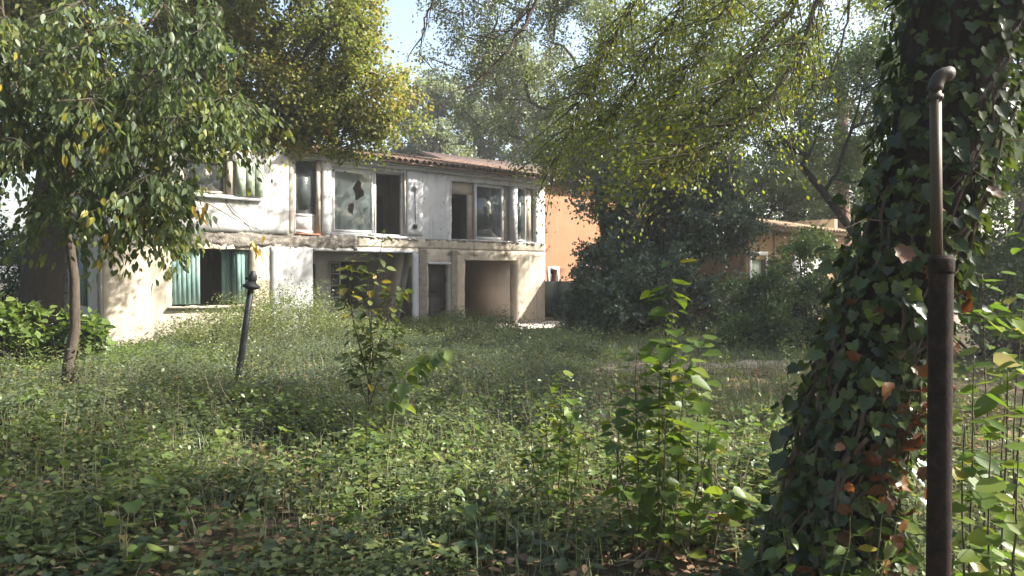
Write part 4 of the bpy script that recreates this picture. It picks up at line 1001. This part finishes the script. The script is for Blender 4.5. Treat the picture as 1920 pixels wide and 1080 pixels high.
# ------------------------------------------------------------------ saplings
def smooth_path(pts, n=18):
    C = np.asarray(pts, float); tt = np.linspace(0, 1, len(C)); t2 = np.linspace(0, 1, n)
    Q = np.stack([np.interp(t2, tt, C[:, k]) for k in range(3)], -1)
    for _ in range(2): Q[1:-1] = (Q[:-2] + 2 * Q[1:-1] + Q[2:]) / 4
    return Q
def sapling(name, label, base, stems, key='one_sapling', tpl='heart', leaf=0.09, r=0.006, cat='sapling', stem='stem', group=None, spread=1.0, lean=(0, 0, 0), bare=0.15, hang=0.3):
    """stems: (list of points, number of leaves); each stem and each leaf a part"""
    base = np.asarray(base, float); root = thing(name, base, label, cat, group)
    for pts, nl in stems:
        Q = smooth_path(pts); Q[1:] += np.cumsum(rng.normal(size=(17, 3)) * 0.0022, axis=0)
        m = MB(); m.tube(Q, np.linspace(r, r * 0.35, len(Q)), 6)
        t = np.sort(rng.uniform(bare, 1.0, nl)) if nl else np.zeros(0)
        T = unit(np.gradient(Q, axis=0))
        P = np.zeros((nl, 3)); D = np.zeros((nl, 3)); S = np.zeros(nl)
        for i in range(nl):
            f = t[i] * 17; k = min(int(f), 16); p = Q[k] + (Q[k + 1] - Q[k]) * (f - k)
            az = i * 2.4 + rng.normal() * 0.4; d = np.array([math.cos(az), math.sin(az) , 0.25 + 0.3 * (t[i] > 0.9)]) + np.asarray(lean)
            d = unit(d); pl = leaf * rng.uniform(0.25, 0.6) * spread
            q = p + d * pl; m.tube([p, p + d * pl * 0.6, q], 0.0014, 3, cap=False)
            P[i] = q; D[i] = d * [1, 1, 0.4] + [0, 0, -hang] + rng.normal(size=3) * 0.18
            S[i] = leaf * rng.uniform(0.6, 1.25) * (1.0 if t[i] < 0.9 else 0.9)
        m.part('stem', M[stem], root, base)
        Nn = np.tile([0, 0, 1.0], (nl, 1)) + rng.normal(size=(nl, 3)) * 0.33 + np.asarray(D) * 0.2 if nl else np.zeros((0, 3))
        if nl: leaf_objects(root, tpl, key, P, D, Nn, S, base)
    return root
def stem_px(x0, x1, ytop, Y, wob=6):
    b = at(x0, 0, Y); tp = at(x1, ytop, Y); g = gz(b[0], Y)
    return [(b[0], Y, g - 0.05), (b[0] + (tp[0] - b[0]) * 0.35 + rng.normal() * 0.01, Y + rng.normal() * 0.02, g + (tp[2] - g) * 0.4), (b[0] + (tp[0] - b[0]) * 0.75, Y + rng.normal() * 0.02, g + (tp[2] - g) * 0.75), tuple(tp)]
g4 = 4.3
big_sap = sapling('young_sapling', 'tall clump of slender saplings with light green heart shaped leaves, right of centre', (1.0, g4, 0), [
    (stem_px(1245, 1262, 495, 4.3), 48), (stem_px(1232, 1238, 550, 4.35), 44), (stem_px(1198, 1195, 655, 4.25), 26), (stem_px(1305, 1312, 625, 4.4), 30),
    (stem_px(1265, 1282, 690, 4.2), 22), (stem_px(1215, 1218, 700, 4.5), 18), (stem_px(1170, 1160, 760, 4.4), 16), (stem_px(1290, 1330, 790, 4.1), 20),
    (stem_px(1240, 1250, 760, 4.0), 22), (stem_px(1330, 1372, 900, 4.0), 22), (stem_px(1200, 1150, 840, 4.1), 18)], leaf=0.104, bare=0.06)
P = at(1250, 900, 4.25) + rng.normal(size=(240, 3)) * [0.12, 0.13, 0.22] ; P = P[(P[:, 2] > 0.05) & (P[:, 2] < 1.1)]; n = len(P)
tag(obj('leaf', leaves_mesh('leaf', 'heart', P, rdir(n) * [1, 1, 0.4] + [0, 0, -0.3], rdir(n) * 0.35 + [0, 0, 0.8], rng.uniform(0.04, 0.085, n), rng.uniform(0, 1, n), M['leaf_sapling'], (1.0, g4, 0)), big_sap), kind='stuff')
sapling('young_sapling', 'smaller slender sapling left of the tall sapling clump', (0.33, 5.0, 0), [
    (stem_px(1045, 1052, 700, 5.0), 48), (stem_px(1030, 1022, 760, 5.1), 36), (stem_px(1062, 1075, 745, 4.9), 38), (stem_px(1075, 1090, 820, 4.8), 30), (stem_px(1010, 995, 830, 4.9), 26)], leaf=0.075)
sp = lambda x, y, Y=7.2: tuple(at(x, y, Y))
sapling('yellowing_sapling', 'bushy sapling with yellowing leaves standing before the wide ground floor opening', (-1.4, 7.2, 0), [
    ([(-1.40, 7.2, -0.05), sp(692, 700), sp(698, 560), sp(722, 432)], 62), ([sp(692, 720), sp(668, 620), sp(655, 540), sp(668, 480)], 48),
    ([sp(694, 700), sp(720, 610), sp(745, 560), sp(752, 540)], 46), ([sp(692, 740), sp(700, 660), sp(690, 590), sp(690, 505)], 50), ([sp(692, 760), sp(712, 700), sp(735, 660), sp(742, 620)], 46),
    ([sp(692, 770), sp(676, 720), sp(660, 690), sp(652, 660)], 40)], key='one_yellowsap', tpl='oval', leaf=0.098, r=0.009, spread=1.6, hang=0.5)
sapling('arching_sapling', 'thin arching shoot with pale leaves in two rows, centre of the brambles', (-0.9, 5.2, 0), [
    ([tuple(at(722, 960, 5.2)), tuple(at(728, 850, 5.2)), tuple(at(738, 765, 5.2)), tuple(at(762, 705, 5.2)), tuple(at(800, 676, 5.2)), tuple(at(838, 664, 5.2))], 34)], key='one_nettle', tpl='oval', leaf=0.115, r=0.005, bare=0.3, hang=1.0, stem='greenstem')
sapling('thin_shoot', 'single thin dark shoot with few leaves before the arching sapling', (-0.93, 4.8, 0), [(stem_px(692, 688, 770, 4.8), 26)], leaf=0.055, r=0.005, bare=0.2)
sapling('thin_shoot', 'short thin shoot among the ivy, left of the single dark shoot', (-1.26, 4.7, 0), [(stem_px(585, 588, 850, 4.7), 16)], leaf=0.06, r=0.004, bare=0.3)
sapling('round_leaved_plant', 'low plant with big pale round leaves at the bottom left', (-2.15, 4.1, 0), [(stem_px(232, 242, 880, 4.05), 6), (stem_px(222, 226, 985, 4.0), 5), (stem_px(250, 268, 1020, 3.9), 5)], leaf=0.10, r=0.004, tpl='heart', key='one_nettle', stem='greenstem', bare=0.4)
sapling('broad_leaved_sapling', 'broad leaved sapling at the right edge behind the pipe post', (2.0, 3.05, 0), [
    (stem_px(1820, 1825, 660, 3.0), 34), (stem_px(1880, 1890, 700, 3.1), 32), (stem_px(1915, 1935, 610, 3.2), 30), (stem_px(1800, 1812, 800, 2.9), 24), (stem_px(1850, 1862, 820, 2.8), 24), (stem_px(1905, 1915, 860, 2.7), 20)], leaf=0.115, r=0.006, tpl='oval', bare=0.15)
sapling('broad_leaved_sapling', 'sunlit shoot beside the ivy trunk, above the broad leaved sapling', (2.75, 4.2, 0), [
    (stem_px(1850, 1850, 520, 4.2), 26), (stem_px(1880, 1895, 560, 4.3), 22), (stem_px(1910, 1925, 420, 4.4), 24)], leaf=0.11, r=0.006, tpl='heart', bare=0.45)
sapling('low_shoot', 'low leafy shoots at the foot of the ivy trunk', (1.35, 3.2, 0), [
    (stem_px(1560, 1600, 960, 3.1), 10), (stem_px(1600, 1690, 985, 3.0), 12), (stem_px(1510, 1470, 990, 3.3), 12), (stem_px(1640, 1655, 930, 3.0), 9)], leaf=0.085, r=0.004, tpl='oval', bare=0.3, stem='greenstem')

# ------------------------------------------------------------------ ground cover
def field(n, xr, yr, keep):
    out = []; tot = 0
    while tot < n:
        x = rng.uniform(xr[0], xr[1], n); y = rng.uniform(yr[0], yr[1], n); px = 960 + FPX * x / np.maximum(y, 0.5)
        m = keep(x, y, px); out.append(np.stack([x[m], y[m]], -1)); tot += int(m.sum())
    return np.concatenate(out)[:n]
def plants(xy, h, K, size, tpl, mat, name, label, cat, spread=0.10, flat=0.75, stem=True, sizevar=0.35, crn=0.4, bare=0.1, group=None, toplean=0.25):
    n = len(xy); z0 = ground_z(xy[:, 0], xy[:, 1]); base = np.stack([xy[:, 0], xy[:, 1], z0 - 0.02], -1)
    lean = rng.normal(size=(n, 2)) * toplean * h[:, None]
    top = base + np.stack([lean[:, 0], lean[:, 1], h], -1)
    t = rng.uniform(bare, 1, (n, K)); az = rng.uniform(0, 6.283, (n, 1)) + np.arange(K)[None] * 2.4 + rng.normal(size=(n, K)) * 0.4
    d = np.stack([np.cos(az), np.sin(az), np.full_like(az, 0.1)], -1)
    sp_ = spread * rng.uniform(0.3, 1.3, (n, K, 1)) * (1.25 - 0.6 * t[..., None])
    P = base[:, None] + (top - base)[:, None] * (t ** 0.8)[..., None] + d * sp_
    D = d + rng.normal(size=d.shape) * 0.35 + [0, 0, -0.25]
    k = n * K; P = P.reshape(-1, 3); D = D.reshape(-1, 3)
    Nn = rdir(k) * (1 - flat) + [0, 0, flat]
    S = size * rng.uniform(1 - sizevar, 1 + sizevar, k)
    rnd = np.clip(crn * np.repeat(rng.uniform(0, 1, n), K) + (1 - crn) * rng.uniform(0, 1, k), 0, 1)
    o = obj(name, leaves_mesh(name, tpl, P, D, Nn, S, rnd, M[mat])); tag(o, label, cat, group, 'stuff')
    if stem:
        w = 0.0025; A = base; B = top; s1 = np.array([w, 0, 0]); s2 = np.array([-w / 2, w * .87, 0]); s3 = np.array([-w / 2, -w * .87, 0])
        V = np.stack([A + s1, A + s2, A + s3, B], 1).reshape(-1, 3); i = np.arange(n)[:, None] * 4
        F = np.concatenate([i + [[0, 1, 3]], i + [[1, 2, 3]], i + [[2, 0, 3]]])
        tag(obj('stems', np_mesh('stems', V, [F], M['greenstem']), o), kind='stuff')
    return o
hs = lambda x, y: (x - HO[0]) * HU[0] + (y - HO[1]) * HU[1]          # along the house front
ho = lambda x, y: (x - HO[0]) * HN[0] + (y - HO[1]) * HN[1]          # out from the house front
lawn = lambda x, y, px: (px > 1010 + 60 * fnoise(x, y, 0.8, 1)) & (y > 6.6 + 0.6 * fnoise(x, y, 1.1, 6))
onpath = lambda x, y: (np.abs(y - (13.25 + 0.15 * np.sin(x))) < 0.95 + 0.3 * fnoise(x, y, 2.0, 4)) & (x > 1.2)
# trailing ivy and creepers near the camera
xy = field(3900, (-8, 6), (3.0, 8.6), lambda x, y, px: (px > -80) & (px < 2000) & ~lawn(x, y, px) & (fnoise(x, y, 1.6, 2) + 0.6 * fnoise(x, y, 5.0, 7) > 0.0))
plants(xy, 0.10 + 0.16 * np.clip(fnoise(xy[:, 0], xy[:, 1], 0.9, 9) + 0.6, 0.1, 2) * rng.uniform(0.5, 1.3, len(xy)), 6, 0.052, 'ivy', 'leaf_groundivy', 'ground_ivy', 'carpet of ivy and creepers covering the near ground', 'ground cover', sizevar=0.5)
xy = field(2600, (-8, 6), (3.2, 9.5), lambda x, y, px: (px > -80) & (px < 1960) & ~lawn(x, y, px) & (fnoise(x, y, 1.3, 5) > 0.0))
plants(xy, rng.uniform(0.12, 0.42, len(xy)), 9, 0.04, 'oval', 'leaf_weed', 'seedlings', 'pale green seedlings and weeds scattered over the near ivy', 'weeds', spread=0.07)
# bramble thicket from the middle to the house
xy = field(12500, (-14, 4), (7.2, 18.5), lambda x, y, px: (px > -120) & (px < 1130 + 60 * fnoise(x, y, 0.8, 1)) & (ho(x, y) > 2.2) & (x + 9.5 + (14.5 - y) * 0.9 > -1.0 + 0.5 * fnoise(x, y, 1, 1)) & ~((px < 265 + 50 * fnoise(x, y, 1.5, 1)) & (y > 11.4)))
hh = (0.12 + 0.34 * np.clip(fnoise(xy[:, 0], xy[:, 1], 0.75, 1) + 0.55 * fnoise(xy[:, 0], xy[:, 1], 2.2, 7) + 0.35, 0, 1.8)) * rng.uniform(0.5, 1.35, len(xy))
plants(xy, hh, 8, 0.058, 'quad', 'leaf_bramble', 'bramble_thicket', 'knee high bramble thicket between the lamp post and the lawn', 'brambles', spread=0.13, flat=0.8)
# mixed rank weeds, dry stalks and grass tufts rising from the cover
xy = field(900, (-9, 6), (4.4, 13), lambda x, y, px: (px > -60) & (px < 1900) & (fnoise(x, y, 1.2, 21) > 0.05))
plants(xy, rng.uniform(0.25, 0.8, len(xy)) ** 1.3, 20, 0.04, 'oval', 'leaf_weed', 'rank_weeds', 'rank upright weeds rising out of the ivy and brambles', 'weeds', spread=0.09, flat=0.55, toplean=0.12)
xy = field(420, (-7, 5), (4.2, 9), lambda x, y, px: (px > -60) & (px < 1500) & (fnoise(x, y, 1.5, 31) > 0.0))
plants(xy, rng.uniform(0.15, 0.5, len(xy)), 11, 0.062, 'heart', 'leaf_nettle', 'broad_weeds', 'broad pale leaved weeds dotted through the near ground cover', 'weeds', spread=0.08, flat=0.7, toplean=0.2)
m = MB()
for x, y in field(230, (-6, 4), (4.0, 10), lambda x, y, px: (px > -40) & (px < 1700) & (fnoise(x, y, 1.1, 41) > 0.1)):
    b = np.array([x, y, gz(x, y) - 0.02]); h_ = rng.uniform(0.2, 0.65); tp = b + [rng.normal() * 0.25 * h_, rng.normal() * 0.25 * h_, h_]
    Q = bez(b, tp, 0, 0.1, 5); m.tube(Q, np.linspace(0.004, 0.0018, 5), 4, cap=False)
    for _ in range(rng.integers(1, 5)):
        k = rng.integers(1, 5); m.tube([Q[k], Q[k] + rng.normal(size=3) * 0.06 + [0, 0, 0.05]], 0.0015, 3, cap=False)
tag(m.part('dry_stalks', M['drystem']), 'bare dry stalks standing in the near ground cover', 'dry stalks', kind='stuff')
m = MB()
for x, y in field(260, (-6, 4), (3.6, 9), lambda x, y, px: (px > -40) & (px < 1900)):
    b = np.array([x, y, gz(x, y) + rng.uniform(0.01, 0.12)]); az = rng.uniform(0, 6.28); L_ = rng.uniform(0.1, 0.5)
    m.tube(bez(b, b + np.array([math.cos(az) * L_, math.sin(az) * L_, rng.uniform(-0.03, 0.1)]), 0, 0.12, 5), np.linspace(0.006, 0.002, 5) * rng.uniform(0.5, 1.2), 5, cap=False)
tag(m.part('fallen_twigs', M['drystem']), 'fallen twigs lying over the near ground cover', 'twigs', kind='stuff')
# tall weeds along the front of the house
xy = field(2100, (-11, 1), (14, 25), lambda x, y, px: (ho(x, y) > 0.25) & (ho(x, y) < 3.6) & (hs(x, y) > -12.6) & (hs(x, y) < -3.9) & (fnoise(x, y, 1.7, 3) > -0.5))
s_ = hs(xy[:, 0], xy[:, 1]); hh = np.interp(s_, [-12.6, -11.2, -9.9, -8.9, -7.5, -5.5, -4.5, -3.9], [0.5, 1.15, 1.5, 0.85, 0.3, 0.5, 0.75, 0.25]) * rng.uniform(0.45, 1.2, len(xy))
plants(xy, hh, 24, 0.05, 'quad', 'leaf_weed', 'tall_weeds', 'tall pale weeds growing against the front of the house', 'weeds', spread=0.12, flat=0.5, toplean=0.12)
xy = field(1600, (-14, -4), (12, 17.5), lambda x, y, px: (px > -60) & (px < 420) & (ho(x, y) > 0.3))
plants(xy, rng.uniform(0.08, 0.3, len(xy)), 8, 0.06, 'oval', 'leaf_nettle', 'low_weeds', 'low sunlit weeds left of the house front', 'weeds', spread=0.1)
xy = field(900, (-2, 9), (16.5, 26), lambda x, y, px: (px > 880) & (px < 1500) & (ho(x, y) > 2.6) & (ho(x, y) < 9))
plants(xy, rng.uniform(0.15, 0.5, len(xy)), 9, 0.06, 'quad', 'leaf_weed', 'lawn_weeds', 'loose weeds at the back of the lawn', 'weeds', spread=0.1, flat=0.5)
# grass
def grass(n, xr, yr, keep, L0, L1, name, label, w=0.006):
    xy = field(n, xr, yr, keep); z = ground_z(xy[:, 0], xy[:, 1]); B = np.stack([xy[:, 0], xy[:, 1], z - 0.01], -1)
    L = rng.uniform(L0, L1, n) * (0.75 + 0.45 * fnoise(xy[:, 0], xy[:, 1], 1.4, 5)); az = rng.uniform(0, 6.283, n)
    d = np.stack([np.cos(az), np.sin(az), np.zeros(n)], -1); sd_ = np.stack([-d[:, 1], d[:, 0], d[:, 2]], -1) * w
    bend = rng.uniform(0.1, 0.9, n)[:, None]
    mid = B + [0, 0, 1] * (L * 0.6)[:, None] + d * bend * L[:, None] * 0.25; tip = B + [0, 0, 1] * (L * (1 - 0.35 * bend[:, 0]))[:, None] + d * bend * L[:, None] * 0.8
    V = np.stack([B - sd_, B + sd_, mid + sd_ * 0.7, mid - sd_ * 0.7, tip], 1).reshape(-1, 3); i = np.arange(n)[:, None] * 5
    o = obj(name, np_mesh(name, V, [i + [[0, 1, 2, 3]], i + [[3, 2, 4]]], M['leaf_grass'], np.repeat(rng.uniform(0, 1, n), 5)))
    tag(o, label, 'grass', kind='stuff')
grass(60000, (-1, 12), (6.0, 22), lambda x, y, px: lawn(x, y, px) & (px < 1700) & (ho(x, y) > 2.3) & ~(onpath(x, y) & (rng.uniform(size=x.shape) > 0.10)), 0.06, 0.19, 'grass', 'uncut blue green grass of the lawn right of the brambles')
grass(16000, (-12, 6), (3.2, 17), lambda x, y, px: (px > -60) & (px < 1960) & (fnoise(x, y, 1.1, 12) > 0.05), 0.15, 0.42, 'grass', 'long thin grass blades among the ivy and brambles', w=0.004)
# fallen leaves
n = 15000; xy = field(n, (-9, 6), (3.0, 13), lambda x, y, px: (px > -80) & (px < 2000)); z = ground_z(xy[:, 0], xy[:, 1])
P = np.stack([xy[:, 0], xy[:, 1], z + rng.uniform(0.004, 0.08, n)], -1)
tag(obj('leaf_litter', leaves_mesh('leaf_litter', 'oval', P, rdir(n) * [1, 1, 0.2], rdir(n) * 0.35 + [0, 0, 0.9], rng.uniform(0.04, 0.09, n), rng.uniform(0, 1, n), M['leaf_litter'])), 'brown fallen leaves lying over the soil', 'leaf litter', kind='stuff')
print('objects', len(bpy.data.objects), 'tris', sum(len(m.polygons) for m in bpy.data.meshes))

# ------------------------------------------------------------------ morning air
def make_haze():
    m, nt, out = new_mat('pale_air'); v = N(nt, 'ShaderNodeVolumePrincipled')
    v.inputs['Color'].default_value = (0.93, 0.95, 1.0, 1); v.inputs['Density'].default_value = HAZE; v.inputs['Anisotropy'].default_value = 0.3
    nt.links.new(v.outputs[0], out.inputs['Volume'])
    o = MB().box(-206, 206, -156, 226, -1.5, 26).part('haze', m); tag(o, 'faint pale haze hanging in the garden air', 'haze', kind='stuff')
HAZE = 0.0012
make_haze()
scene.cycles.volume_bounces = 1
